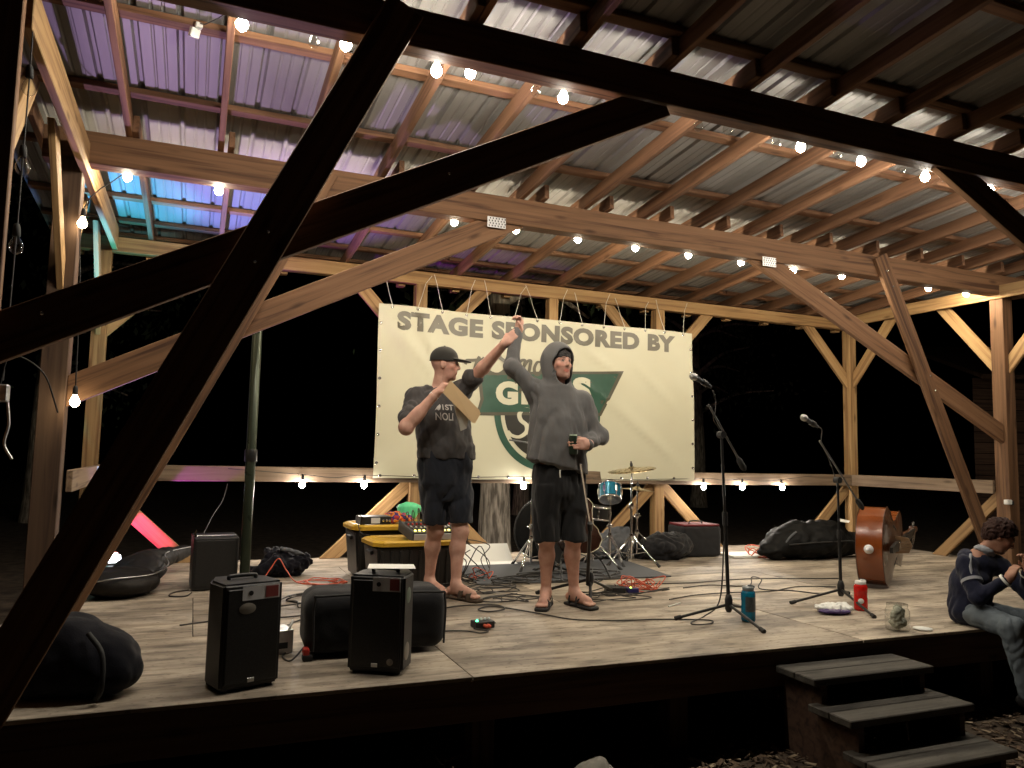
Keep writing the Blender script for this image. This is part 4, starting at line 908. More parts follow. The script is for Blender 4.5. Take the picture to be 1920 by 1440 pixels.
drum('snare_drum', 'dark snare drum low behind the hooded man', (3.53, 6.5, .52), .15, .11, Euler((.05, .08, 0)), 'blackm')
M['matt'] = mat('matt_black', (.003, .003, .003), .9, spec=.15)
k_ = drum('bass_drum', 'large black bass drum behind the hooded man', (3.24, 6.90, .31), .28, .32, Euler((math.pi / 2, 0, .25)), 'matt', hm='matt', lugs=0)
def boomstand(label, x, y, top, feet, r0=.012, group='chrome drum stands'):
    t = thing('cymbal_stand', label, 'drum stand', (x, y, 0), group); zc, zf = .27, .10
    MB().tube([(x, y, .06), (x, y, top * .62)], r0, 10).build('lower_tube', 'chrome', t); MB().tube([(x, y, top * .6), (x, y, top)], r0 * .7, 10).build('upper_tube', 'chrome', t)
    MB().lathe([(.02, top * .58), (.022, top * .585), (.022, top * .64), (.02, top * .645)], 12, Matrix.Translation((x, y, 0))).build('height_clamp', 'chrome', t)
    MB().tube([(x - .045, y, top * .61), (x + .045, y, top * .61)], [.006, .004], 6).build('wing_bolt', 'chrome', t)
    MB().lathe([(.018, zc - .03), (.02, zc - .02), (.02, zc + .02), (.018, zc + .03)], 12, Matrix.Translation((x, y, 0))).build('leg_collar', 'chrome', t)
    for a in feet:
        dx, dy = math.cos(a), math.sin(a); f = Vector((x + dx * .27, y + dy * .27, .025)); c = Vector((x + dx * .02, y + dy * .02, zc))
        for o in (-1, 1):
            n_ = Vector((-dy, dx, 0)) * .008 * o; l_ = MB().tube([c + n_, f + n_], .005, 6).build('leg', 'chrome', t)
        MB().tube([Vector((x, y, zf)), c.lerp(f, .55)], .005, 6).build('leg_brace', 'chrome', t)
        q = (f - c).normalized(); MB().tube([f - q * .03, f + q * .03], [.011, .017], 8).build('rubber_foot', 'rubber', t)
    return t
boomstand('chrome stand topped by the wide cymbal', 4.0, 6.6, .93, (-.9, 1.2, 3.3))
boomstand('chrome stand holding the blue tom drum', 3.83, 6.72, .60, (-1.6, .5, 2.6))
boomstand('bare chrome stand left of the hooded man', 2.93, 6.6, .63, (-2.3, -.3, 1.8), .014)
boomstand('chrome stand under the snare drum', 3.52, 6.5, .46, (-.9, 1.3, 3.3), .012)
boomstand('chrome stand behind the blue tom drum', 4.28, 6.95, .72, (-.4, 1.7, 3.8), .011)
def cymbal(label, c, r, rot):
    t = thing('cymbal', label, 'cymbal', c, 'drum kit on the grey rug'); w = Matrix.Translation(c) @ rot.to_matrix().to_4x4()
    MB().lathe([(.006, .022), (.02, .02), (.036, .008), (.05, .002), (r * .6, -.008), (r, -.018), (r, -.0195), (r * .6, -.0095), (.05, 0), (.034, .006), (.02, .018), (.006, .02)], 40).build('plate', 'bronze', t, w)
    MB().lathe([(.012, .02), (.014, .025), (.014, .05), (.008, .052), (.008, .07), (0, .07)], 12).build('felt_and_nut', 'rubber', t, w)
cymbal('wide cymbal tilted on the tall chrome stand', (4.0, 6.6, .935), .24, Euler((.03, -.15, 0)))
cymbal('lower cymbal half behind the blue tom drum', (4.28, 6.95, .725), .18, Euler((.02, .08, 0)))

# --- guitar and double bass
def bouts(L, lo, wa, up, n=44):
    """half-width of a guitar-like body along its length 0..L"""
    ks = [0, .03, .10, .24, .40, .52, .62, .74, .86, .95, .99, 1.0]; vs = [0, lo * .45, lo * .82, lo, lo * .86, wa * 1.02, wa, up * .88, up, up * .80, up * .42, 0]
    out = []
    for i in range(n + 1):
        t = i / n; j = max(k for k in range(len(ks) - 1) if ks[k] <= t + 1e-9); u = (t - ks[j]) / (ks[j + 1] - ks[j]); u = u * u * (3 - 2 * u) if 1 < j < 9 else u
        out.append((t * L, vs[j] + (vs[j + 1] - vs[j]) * u))
    return out
def body_outline(L, lo, wa, up):
    b = bouts(L, lo, wa, up); return [(w_, y) for y, w_ in b] + [(-w_, y) for y, w_ in b[-2:0:-1]]
def violin_like(name, label, cat, mw, L, lo, wa, up, dep, mats, neck, arch, group=None):
    """body in local x (width), y (length), z (top plate up)"""
    t = thing(name, label, cat, mw.translation, group); ol = body_outline(L, lo, wa, up); n = len(ol); cx = L * .42
    rib = MB().add([(x, y, 0) for x, y in ol] + [(x, y, dep) for x, y in ol], [(i, (i + 1) % n, n + (i + 1) % n, n + i) for i in range(n)], True).build('ribs', mats[0], t, mw)
    for zz, nm, s_ in ((dep, 'top_plate', 1), (0, 'back_plate', -1)):
        V = []; F = []; rings = [1.03, .97, .8, .55, .25]; hs = [0, .006, .45, .85, 1.0]
        for r_, h_ in zip(rings, hs): V += [(x * r_, cx + (y - cx) * (1.012 if r_ > 1 else r_), zz + s_ * (h_ * arch + .004)) for x, y in ol]
        V.append((0, cx, zz + s_ * (arch + .004)))
        for a in range(4): F += [(a * n + i, a * n + (i + 1) % n, (a + 1) * n + (i + 1) % n, (a + 1) * n + i) for i in range(n)]
        F += [(4 * n + i, 4 * n + (i + 1) % n, 5 * n) for i in range(n)]
        k = len(V); V += [(x * 1.03, cx + (y - cx) * 1.012, zz) for x, y in ol]; F += [(k + i, k + (i + 1) % n, (i + 1) % n, i) for i in range(n)]
        MB().add(V, F if s_ > 0 else [f[::-1] for f in F], True).build(nm, mats[1], t, mw)
    neck(t, mw, dep, L); return t
M['varnish'] = mat('amber_varnish', (.20, .048, .009), .22, var=.35, scale=5, coat=.5); M['varnish2'] = mat('brown_varnish', (.075, .025, .010), .3, var=.3, scale=6, coat=.3); M['ebony'] = mat('ebony', (.012, .01, .009), .4); M['maple'] = mat('bridge_maple', (.22, .13, .065), .55)
def bassneck(t, mw, dep, L):
    z = dep + .045
    nk = MB().tube([(0, L - .05, dep - .02), (0, L + .62, dep + .01)], [.034, .022], 10).build('neck', 'varnish2', t, mw)
    MB().add([(-.042, L * .68, z + .03), (.042, L * .68, z + .03), (.022, L + .62, dep + .03), (-.022, L + .62, dep + .03), (-.042, L * .68, z), (.042, L * .68, z), (.022, L + .62, dep + .012), (-.022, L + .62, dep + .012)], [(0, 1, 2, 3), (7, 6, 5, 4), (0, 4, 5, 1), (1, 5, 6, 2), (2, 6, 7, 3), (3, 7, 4, 0)]).build('fingerboard', 'ebony', t, mw)
    MB().box((0, L + .70, dep - .005), (.05, .17, .05), bev=.012).build('peg_box', 'varnish2', t, mw)
    MB().lathe([(.036, -.025), (.04, -.01), (.04, .01), (.036, .025)], 16, Matrix.Translation((0, L + .80, dep - .01)) @ Matrix.Rotation(math.pi / 2, 4, 'Y')).build('scroll', 'varnish2', t, mw)
    for i, s_ in enumerate((-1, 1, -1, 1)): MB().tube([(0, L + .65 + .035 * i, dep), (s_ * .075, L + .65 + .035 * i, dep)], .006, 6).build('tuning_peg', 'chrome', t, mw)
    MB().prism([(-.075, 0), (-.05, 0), (-.035, .05), (.035, .05), (.05, 0), (.075, 0), (.062, .11), (.0, .135), (-.062, .11)], -.010, .010, Matrix.Translation((0, L * .42, dep + .028)) @ Matrix.Rotation(math.pi / 2, 4, 'X')).build('bridge', 'maple', t, mw)
    MB().prism([(-.022, .04), (.022, .04), (.042, L * .33), (-.042, L * .33)], dep + .05, dep + .075).build('tailpiece', 'ebony', t, mw)
    for i in range(4):
        x = (-1.5 + i) * .02; MB().tube([(x, L * .32, dep + .075), (x * 1.2, L * .42, dep + .16), (x * .55, L + .62, dep + .034)], .002, 5).build('string', 'chrome', t, mw)
    for s_ in (-1, 1):
        P = catmull([(s_ * .105, L * .50, 0), (s_ * .125, L * .485, 0), (s_ * .125, L * .46, 0), (s_ * .15, L * .40, 0), (s_ * .165, L * .345, 0), (s_ * .185, L * .335, 0)], 5)
        mb = MB(); mb.add([p + Vector((-.011, 0, dep + .032)) for p in P] + [p + Vector((.011, 0, dep + .032)) for p in P], [(i, i + 1, len(P) + i + 1, len(P) + i) for i in range(len(P) - 1)]); mb.build('sound_hole', 'rubber', t, mw)
    MB().lathe([(.038, -.004), (.036, .012), (.022, .022), (.014, .03), (.014, .06), (.006, .075), (0, .078)], 16, Matrix.Translation((0, -.003, dep * .5)) @ Matrix.Rotation(math.pi / 2, 4, 'X')).build('end_pin', 'lab', t, mw)
ax = Vector((math.sin(math.radians(57)), math.cos(math.radians(57)), 0)); nz = Vector((ax.y, -ax.x, 0)); up_ = Vector((0, 0, 1))
# local x -> world up, local y -> axis, local z -> plate normal
mwb = Matrix(((up_.x, ax.x, nz.x, 5.16), (up_.y, ax.y, nz.y, 4.80), (up_.z, ax.z, nz.z, .335), (0, 0, 0, 1)))
mwb = mwb @ Matrix.Rotation(math.radians(-1.5), 4, 'Z') @ Matrix.Translation((0, 0, -.10))
violin_like('double_bass', 'brown double bass lying on its side on the stage', 'double bass', mwb, 1.08, .325, .18, .245, .20, ('varnish', 'varnish2'), bassneck, .03)
M['sunburst'] = mat('dark_sunburst', (.025, .009, .005), .25, var=.5, scale=4, coat=.5); M['cream'] = mat('cream_binding', (.6, .52, .38), .4)
def guitneck(t, mw, dep, L):
    MB().box((0, L + .16, dep - .002), (.048, .40, .022), bev=.006).build('neck', 'varnish2', t, mw); MB().box((0, L + .12, dep + .0125), (.05, .46, .006)).build('fretboard', 'ebony', t, mw)
    MB().prism([(-.032, L + .36), (.032, L + .36), (.038, L + .53), (-.038, L + .53)], dep - .018, dep - .002).build('headstock', 'ebony', t, mw)
    for i in range(3):
        for s_ in (-1, 1): MB().tube([(s_ * .03, L + .39 + .045 * i, dep - .01), (s_ * .058, L + .39 + .045 * i, dep - .01)], .006, 6).build('tuning_peg', 'chrome', t, mw)
    MB().lathe([(.0, .0005), (.05, .0005)], 24, Matrix.Translation((0, L * .66, dep + .009))).build('sound_hole', 'rubber', t, mw)
    MB().lathe([(.05, 0), (.05, .002), (.058, .002), (.058, 0)], 24, Matrix.Translation((0, L * .66, dep + .009))).build('rosette', 'cream', t, mw)
    MB().box((0, L * .30, dep + .012), (.14, .03, .008), bev=.003).build('bridge', 'ebony', t, mw)
    for i in range(6): MB().tube([(-.024 + .0096 * i, L * .30, dep + .018), (-.019 + .0076 * i, L + .36, dep + .017)], .0008, 4).build('string', 'chrome', t, mw)
    ol = body_outline(L, .203, .125, .15); MB().tube([(x * 1.02, y, dep + .002) for x, y in ol + ol[:1]], .004, 5).build('binding', 'cream', t, mw)
mwg = TR((3.13, 5.98, .20), math.radians(12), math.radians(78)) @ Matrix.Translation((0, 0, -.05))
violin_like('acoustic_guitar', 'dark acoustic guitar on a stand behind the hooded man', 'guitar', mwg, .49, .20, .122, .148, .10, ('sunburst', 'sunburst'), guitneck, .004)
t = thing('guitar_stand', 'black tubular stand carrying the acoustic guitar', 'guitar stand', (3.12, 6.05, 0))
MB().tube([(3.11, 6.14, .03), (3.11, 6.16, .60)], .009, 8).build('upright', 'blackm', t)
for x in (2.93, 3.29): MB().tube(catmull([(3.11, 6.15, .32), (x, 5.96, .17), (x + (.05 if x > 3.1 else -.05), 5.84, .012)], 6), .009, 8).build('leg', 'blackm', t); MB().tube(catmull([(x, 5.96, .17), (x, 5.90, .175), (x, 5.87, .20)], 4), .011, 8).build('cradle_arm', 'rubber', t)
MB().tube([(3.11, 6.15, .32), (3.13, 6.42, .012)], .009, 8).build('leg', 'blackm', t)

# --- coloured party light in the back left corner
t = thing('party_light', 'small glowing party light on the floor in the left corner', 'party light', (-.62, 7.36, 0))
M['pl_w'] = emitmat('party_white', (.9, .95, 1.0), 9); M['pl_g'] = emitmat('party_green', (.0, .85, .5), 3.0); M['pl_r'] = emitmat('party_red', (1, .25, .2), 3)
MB().box((-.62, 7.40, .022), (.26, .14, .035), bev=.008).build('base', 'black', t)
q = Matrix.Translation((-.70, 7.36, .10)) @ Matrix.Rotation(math.pi / 2, 4, 'Y')
MB().lathe([(.0, 0), (.03, .0), (.036, .01), (.036, .085)], 20, q).build('green_lens', 'pl_g', t); MB().lathe([(.036, .086), (.036, .15), (.03, .175), (0, .18)], 20, q).build('white_lens', 'pl_w', t)
MB().box((-.62, 7.37, .155), (.15, .012, .012), rotm(0, 0, .18), bev=.003).build('red_strip', 'pl_r', t)
for x in (-.70, -.53): MB().box((x, 7.37, .065), (.012, .05, .09)).build('bracket', 'black', t)
def spot(name, tgt, col, en, ang, blend=.25, loc=(-.60, 7.28, .20)):
    L = bpy.data.lights.new(name, 'SPOT'); L.energy = en; L.color = col; L.spot_size = math.radians(ang); L.spot_blend = blend; L.shadow_soft_size = .02
    o = bpy.data.objects.new(name, L); d = Vector(tgt) - Vector(loc); place(o, t, Matrix.Translation(loc) @ d.to_track_quat('-Z', 'Y').to_matrix().to_4x4())
spot('beam_cyan', (-.62, 7.1, 3.1), (.02, .72, .95), 430, 27, .6)
spot('beam_blue', (-.12, 6.9, 3.1), (.10, .42, 1.0), 620, 36, .7)
spot('beam_violet', (.55, 6.8, 3.1), (.45, .18, 1.0), 620, 40, .7)
spot('beam_purple', (.5, 4.7, 3.2), (.78, .50, 1.0), 300, 54, .9)
spot('beam_sky', (-1.2, 6.8, 3.1), (.22, .42, 1.0), 560, 30, .5)
spot('beam_pink', (-.36, 7.66, .28), (1.0, .05, .35), 60, 44, .4, (-.66, 7.30, .20))
spot('beam_magenta', (.12, 7.60, .83), (.7, .1, 1.0), 170, 22, .3, (-.58, 7.50, .20))
spot('beam_teal', (-.84, 7.65, 2.2), (.2, .8, .8), 60, 30, .5)
# ------------------------------------------------------------------ people
from mathutils.bvhtree import BVHTree
V3 = lambda *a: np.array(a, float)
def unit(v): v = np.array(v, float); return v / np.linalg.norm(v)
def frame(f, u):
    f = unit(f); u = np.array(u, float); u = unit(u - f * (u @ f)); r = np.cross(f, u); return r, f, u       # right, forward, up
def head_sdf(S, c, f, u, s=1.0, k=.012):
    r, f, u = frame(f, u); c = np.array(c, float); rot = np.stack([r, f, u], 1)
    P = lambda a, b, d: c + s * (r * a + f * b + u * d)
    S.ell(P(0, -.012, .028), s * V3(.076, .096, .098), rot, .02)
    S.ell(P(0, .030, -.035), s * V3(.060, .066, .085), rot, .03)
    S.cone(P(-.030, .045, -.088), P(.030, .045, -.088), s * .026, s * .026, .02).cone(P(0, .060, -.096), P(0, .072, -.098), s * .024, s * .019, .015)
    for a in (-1, 1):
        S.ell(P(a * .042, .062, -.018), s * V3(.022, .018, .02), rot, .015)
        S.cone(P(a * .018, .086, .026), P(a * .048, .070, .024), s * .012, s * .009, .01)
        S.ell(P(a * .031, .094, .010), s * V3(.017, .013, .011), rot, sub=True)
        S.ell(P(a * .031, .076, .010), s * V3(.0125, .0125, .0125), rot, .002)
        S.ell(P(a * .077, -.008, -.008), s * V3(.010, .020, .032), rot, .006)
    S.cone(P(0, .088, .018), P(0, .108, -.022), s * .008, s * .013, .008)
    for a in (-1, 1): S.cone(P(0, .098, -.026), P(a * .012, .094, -.027), s * .010, s * .008, .005)
    S.cone(P(-.020, .083, -.056), P(.020, .083, -.056), s * .008, s * .008, .006).cone(P(-.016, .083, -.067), P(.016, .083, -.067), s * .009, s * .009, .006)
    return (c, r, f, u, s)
def hand_sdf(S, w, d, n, side, curl=(.3, .5, .4), L=1.0, thumb=.4, spread=.02):
    """w wrist, d finger direction, n palm normal (fingers curl towards it), side: towards the thumb"""
    d = unit(d); side = np.array(side, float); side = unit(side - d * (side @ d)); n = np.cross(d, side) * np.sign(np.dot(np.cross(d, side), n)); w = np.array(w, float)
    rot = np.stack([side, d, n], 1); S.rbox(w + d * .052 * L, L * V3(.042, .052, .016), .014 * L, rot, .012)
    S.cone(w - d * .02, w + d * .02, .028 * L, .026 * L, .02)
    for i, (o, ln) in enumerate(((.031, .94), (.011, 1.05), (-.010, .98), (-.030, .78))):
        p = w + L * (d * .098 + side * o); a = 0.0; q = side * (o * spread * 20)
        for sg, c_, r0, r1 in ((.044, curl[0], .0098, .0092), (.028, curl[1], .0092, .0086), (.022, curl[2], .0086, .0076)):
            a += c_; e = p + L * ln * sg * (d * math.cos(a) + n * math.sin(a) + q * .2); S.cone(p, e, r0 * L, r1 * L, .004); p = e
    p = w + L * (d * .028 + side * .036); e = p + L * .045 * unit(d * .55 + side * (.75 - thumb) + n * thumb); S.cone(p, e, .014 * L, .0115 * L, .012); g = e + L * .030 * unit(d * .8 + side * (.1 - thumb) + n * thumb); S.cone(e, g, .0115 * L, .0095 * L, .004)
def leg_sdf(S, hip, knee, ank, toe, s=1.0):
    hip, knee, ank, toe = [np.array(x, float) for x in (hip, knee, ank, toe)]; f = unit((toe - ank) * V3(1, 1, 0))
    S.cone(hip, knee, .085 * s, .056 * s, .04).cone(knee, knee, .056 * s, .056 * s, .03)
    m = knee + (ank - knee) * .33; S.cone(knee, m - f * .012, .052 * s, .054 * s, .03).cone(m - f * .012, ank, .052 * s, .034 * s, .03).ell(m - f * .022, s * V3(.042, .042, .10), None, .03)
    S.ell(knee + f * .03, s * V3(.035, .03, .04), None, .02)
    h = ank + V3(0, 0, -.05 * s) - f * .045 * s; b = toe - f * .05 * s; b[2] = toe[2] + .024 * s
    S.cone(ank, ank + V3(0, 0, -.03 * s), .035 * s, .036 * s, .02).cone(h, b, .032 * s, .030 * s, .02).cone(ank + f * .01 - V3(0, 0, .01), b + V3(0, 0, .005), .032 * s, .022 * s, .03)
    sd = V3(-f[1], f[0], 0)
    for i, o in enumerate((-.030, -.014, .001, .015, .028)):
        big = i == 0 if o < 0 else False
        S.cone(b + sd * o * s - V3(0, 0, .006), b + sd * o * 1.1 * s + f * (.058 - abs(i - 1) * .006) * s - V3(0, 0, .012 * s), .013 * s, .011 * s, .006)
def paint(me, fn):
    a = me.color_attributes.new('Col', 'FLOAT_COLOR', 'POINT'); n = len(me.vertices); co = np.empty(n * 3); me.vertices.foreach_get('co', co); co = co.reshape(-1, 3)
    col = np.ones((n, 4)); col[:, :3] = fn(co); a.data.foreach_set('color', col.ravel())
def skinmat():
    m, n, l, b = newmat('skin'); vc = n.new('ShaderNodeVertexColor'); vc.layer_name = 'Col'; tc = n.new('ShaderNodeTexCoord'); no = n.new('ShaderNodeTexNoise'); no.inputs['Scale'].default_value = 22; no.inputs['Detail'].default_value = 6
    l.new(tc.outputs['Object'], no.inputs['Vector']); mx = n.new('ShaderNodeMix'); mx.data_type = 'RGBA'; mx.blend_type = 'MULTIPLY'; mx.inputs[0].default_value = 1
    cr = n.new('ShaderNodeValToRGB'); e = cr.color_ramp.elements; e[0].position = .3; e[0].color = (.86, .74, .72, 1); e[1].position = .7; e[1].color = (1.05, 1.04, 1.02, 1)
    l.new(no.outputs['Fac'], cr.inputs[0]); l.new(vc.outputs[0], mx.inputs[6]); l.new(cr.outputs[0], mx.inputs[7]); l.new(mx.outputs[2], b.inputs['Base Color'])
    b.inputs['Roughness'].default_value = .6; b.inputs['Subsurface Weight'].default_value = .05; b.inputs['Subsurface Radius'].default_value = (.01, .004, .002); b.inputs['Subsurface Scale'].default_value = .5
    n2 = n.new('ShaderNodeTexNoise'); n2.inputs['Scale'].default_value = 300; l.new(tc.outputs['Object'], n2.inputs['Vector']); bp = n.new('ShaderNodeBump'); bp.inputs['Strength'].default_value = .12; bp.inputs['Distance'].default_value = .002; l.new(n2.outputs['Fac'], bp.inputs['Height']); l.new(bp.outputs[0], b.inputs['Normal'])
    return m
M['skin'] = skinmat()
def face_paint(base, H, stubble=0.0, brow=(.07, .045, .03)):
    c, r, f, u, s = H; base = V3(*base)
    def fn(co):
        q = (co - c) / s; a = q @ r; b = q @ f; d = q @ u; col = np.tile(base, (len(co), 1)); near = (np.abs(d) < .16) & (np.abs(a) < .12) & (np.abs(b) < .16)
        def put(m, cc, w=1.0): col[m] = col[m] * (1 - w) + V3(*cc) * w
        put(near & (((a / .024) ** 2 + ((d + .061) / .013) ** 2) < 1) & (b > .07), base * V3(.85, .5, .48))
        for e in (-1, 1):
            put(near & (((a - e * .033) / .022) ** 2 + ((d - .031) / .0065) ** 2 < 1) & (b > .05), brow, .85)
            put(near & (((a - e * .031) / .0135) ** 2 + ((d - .010) / .0085) ** 2 < 1) & (b > .05), (.30, .25, .22)); put(near & (((a - e * .031) / .006) ** 2 + ((d - .010) / .007) ** 2 < 1) & (b > .05), (.02, .015, .01))
            put(near & (((a - e * .031) / .016) ** 2 + ((d - .0195) / .003) ** 2 < 1) & (b > .05), (.05, .03, .025), .8)
            put(near & (((a - e * .045) / .025) ** 2 + ((d + .025) / .02) ** 2 < 1) & (b > .03), base * V3(1.05, .8, .78), .5)
        if stubble: put(near & (d < -.032) & (d > -.125) & (b > -.005) & ~((((a / .026) ** 2 + ((d + .061) / .014) ** 2) < 1)), base * V3(.5, .46, .44), stubble)
        return col
    return fn
def cloth(name, col, sc=240, rough=.9, var=.15): return mat(name, col, rough, bump=.4, bscale=sc, spec=.2, var=var, scale=7, sheen=.12)
def stick_on(bm, tgt, name, m, parent, mw, off=.003):
    """lay flat lettering on a garment: project along the lettering's own normal"""
    me0 = tgt.data; bvh = BVHTree.FromPolygons([v.co.copy() for v in me0.vertices], [p.vertices[:] for p in me0.polygons]); n = (mw.to_3x3() @ Vector((0, 0, 1))).normalized()
    bmesh.ops.triangulate(bm, faces=bm.faces[:]); bmesh.ops.subdivide_edges(bm, edges=[e for e in bm.edges if e.calc_length() > .02], cuts=1)
    for v in bm.verts:
        p = mw @ v.co; h = bvh.ray_cast(p + n * .25, -n, .6); v.co = (h[0] + n * off) if h[0] else p
    me = bpy.data.meshes.new(name); bm.to_mesh(me); bm.free(); return link(name, me, m, parent)

def sandals(t, foot, ank, toe, m, style):
    ank, toe = V3(*ank), V3(*toe); f = unit((toe - ank) * V3(1, 1, 0)); sd = V3(-f[1], f[0], 0); mid = (toe - f * .115); rot = np.stack([sd, f, V3(0, 0, 1)], 1)
    S = SDF(mid - V3(.2, .2, .03), mid + V3(.2, .2, .06), .005); S.rbox((mid[0], mid[1], .011), (.044, .138, .0105), .010, rot).ell((mid[0] + f[0] * .07, mid[1] + f[1] * .07, .011), (.050, .07, .0105), rot, .02)
    s_ = link('sandal', S.mesh('sandal'), m, t)
    def strap(y, h, w, yy=0.0):
        P = [mid + f * (y + yy * k) + sd * (.047 * math.cos(a)) + V3(0, 0, .012 + h * math.sin(a)) for k, a in zip(np.linspace(-1, 1, 11), np.linspace(0, math.pi, 11))]
        mb = MB(); V = []
        for p in P: V += [p - f * w / 2, p + f * w / 2]
        nrm = [(p - mid - f * ((p - mid) @ f)) for p in P]; V2 = []
        for p, q in zip(P, nrm): q = unit(q + V3(0, 0, .001)); V2 += [p - f * w / 2 + q * .004, p + f * w / 2 + q * .004]
        k = len(V); mb.add(V + V2, [(2 * i, 2 * i + 2, 2 * i + 3, 2 * i + 1) for i in range(10)] + [(k + 2 * i + 1, k + 2 * i + 3, k + 2 * i + 2, k + 2 * i) for i in range(10)] + [(2 * i, k + 2 * i, k + 2 * i + 2, 2 * i + 2) for i in range(10)] + [(2 * i + 1, 2 * i + 3, k + 2 * i + 3, k + 2 * i + 1) for i in range(10)], True)
        mb.build('strap', m, s_)
    if style == 'wide': strap(.055, .058, .045, .012); strap(-.005, .075, .04, -.012)
    else: strap(-.02, .078, .012, .02); strap(.03, .066, .012, -.03); strap(-.075, .095, .014, .0)

def man_in_cap():
    t = thing('person', 'man in cap, grey tee and dark shorts raising another man\'s hand', 'person', (1.74, 5.5, 0))
    hc = V3(1.705, 5.49, 1.705); hf, hu = (.90, -.40, -.05), (0, 0, 1)
    S = SDF((1.20, 4.88, -.02), (2.32, 5.85, 2.12), .0062)
    H = head_sdf(S, hc, hf, hu, 1.0)
    S.cone((1.675, 5.515, 1.50), (1.692, 5.505, 1.63), .066, .060, .03)
    S.loft([((1.73, 5.51, .80), .15, .12, 0), ((1.73, 5.51, .95), .17, .13, 0), ((1.72, 5.5, 1.2), .16, .12, .1), ((1.69, 5.5, 1.40), .17, .11, .15), ((1.675, 5.51, 1.50), .09, .07, .15)], .04)
    # right arm folded up to the chest, left arm raised
    shR, elR, wrR = V3(1.478, 5.45, 1.44), V3(1.365, 5.27, 1.215), V3(1.545, 5.175, 1.455)
    shL, elL, wrL = V3(1.865, 5.53, 1.525), V3(1.945, 5.31, 1.680), V3(2.022, 5.065, 1.845)
    S.cone(V3(1.60, 5.5, 1.45), shR, .07, .062, .04).cone(shR, elR, .058, .050, .03).cone(elR, wrR, .050, .030, .025).cone(elR + (wrR - elR) * .3, elR + (wrR - elR) * .45, .047, .044, .02)
    S.cone(V3(1.76, 5.51, 1.47), shL, .07, .062, .04).cone(shL, elL, .057, .046, .03).cone(elL, wrL, .048, .030, .025)
    hand_sdf(S, wrR, unit(V3(.50, -.1, .62)), V3(.8, -.1, -.6), V3(.3, -.9, .2), (.9, 1.1, .7), .95, .55)
    hand_sdf(S, wrL, unit(V3(.72, -.06, .72)), V3(.25, .95, .1), V3(-.6, .2, .8), (.55, .95, .8), .86, .55)
    leg_sdf(S, (1.655, 5.52, .86), (1.685, 5.54, .475), (1.675, 5.63, .105), (1.735, 5.43, .022))
    leg_sdf(S, (1.81, 5.49, .86), (1.848, 5.45, .475), (1.803, 5.39, .105), (1.905, 5.205, .022))
    me = S.mesh('body'); base = (.60, .36, .28); paint(me, face_paint(base, H, .25)); body = link('body', me, 'skin', t)
    S = SDF((1.25, 5.05, .95), (2.10, 5.85, 1.66), .008)
    S.loft([((1.735, 5.50, 1.0), .222, .165, 0), ((1.73, 5.49, 1.10), .222, .170, 0), ((1.715, 5.49, 1.22), .205, .160, .08), ((1.695, 5.495, 1.36), .205, .148, .12), ((1.68, 5.505, 1.46), .18, .125, .15), ((1.675, 5.512, 1.515), .105, .085, .15)], .02)
    S.cone(V3(1.60, 5.50, 1.44), shR, .085, .078, .05).cone(shR, shR + (elR - shR) * .72, .078, .075, .03).cone(V3(1.76, 5.51, 1.46), shL, .09, .08, .05).cone(shL, shL + (elL - shL) * .55, .078, .074, .03)
    S.cone((1.675, 5.512, 1.475), (1.70, 5.49, 1.66), .066, .085, sub=True)
    M['tee'] = cloth('charcoal_tee', (.07, .066, .066))
    shirt = link('t_shirt', S.mesh('t_shirt', folds(.020, 7, (1, 1, .55), 11)), 'tee', t)
    mwt = Matrix.Translation((1.605, 5.30, 1.30)) @ Matrix.Rotation(.10, 4, 'Z') @ Matrix.Rotation(math.pi / 2, 4, 'X')
    M['shirtprint'] = mat('white_shirt_print', (.55, .53, .5), .8)
    stick_on(text_bm('1ST', .055, .055, .135, .042, .02), shirt, 'print_lettering', 'shirtprint', shirt, mwt)
    stick_on(text_bm('NOLI', .0, -.02, .135, .055, .01), shirt, 'print_lettering', 'shirtprint', shirt, mwt)
    stick_on(poly_bm([(-.005, .05), (.012, .078), (.035, .098), (.042, .085), (.038, .06), (.022, .05), (.012, .06)]), shirt, 'print_leaf', 'shirtprint', shirt, mwt)
    S = SDF((1.40, 5.2, .45), (2.05, 5.85, 1.12), .008)
    S.loft([((1.735, 5.505, .70), .150, .115, 0), ((1.735, 5.505, .82), .198, .155, 0), ((1.735, 5.505, .95), .208, .163, 0), ((1.735, 5.502, 1.06), .203, .155, 0)], .02)
    S.loft([((1.672, 5.53, .515), .092, .098, 0), ((1.665, 5.525, .70), .100, .112, 0), ((1.66, 5.52, .88), .108, .125, 0)], .012).loft([((1.85, 5.462, .535), .092, .098, 0), ((1.835, 5.475, .70), .100, .112, 0), ((1.81, 5.49, .88), .108, .125, 0)], .012)
    M['shorts1'] = cloth('dark_navy_shorts', (.020, .023, .032))
    link('shorts', S.mesh('shorts', folds(.015, 8, (1, 1, .5), 5)), 'shorts1', t)
    # cap
    r, f, u = frame((.90, -.40, -.02), (0, 0, 1)); rot = np.stack([r, f, u], 1); c = hc + u * .045 - f * .01
    S = SDF(hc - V3(.25, .25, .06), hc + V3(.3, .25, .2), .005)
    S.ell(c, (.087, .107, .092), rot, 0).cut(c - u * .022, -u); S.ell(c - u * .03, (.08, .099, .09), rot, sub=True)
    bc = c + f * .125 - u * .012; S.ell(bc + u * .0, (.078, .085, .010), np.stack([r, unit(f - u * .12), unit(u + f * .12)], 1), .012)
    M['cap'] = cloth('grey_cap_cloth', (.040, .038, .034)); cp = link('cap', S.mesh('cap'), 'cap', t)
    MB().lathe([(.008, 0), (.007, .005), (0, .007)], 10, Matrix.Translation(Vector(c + u * .091))).build('cap_button', 'cap', cp)
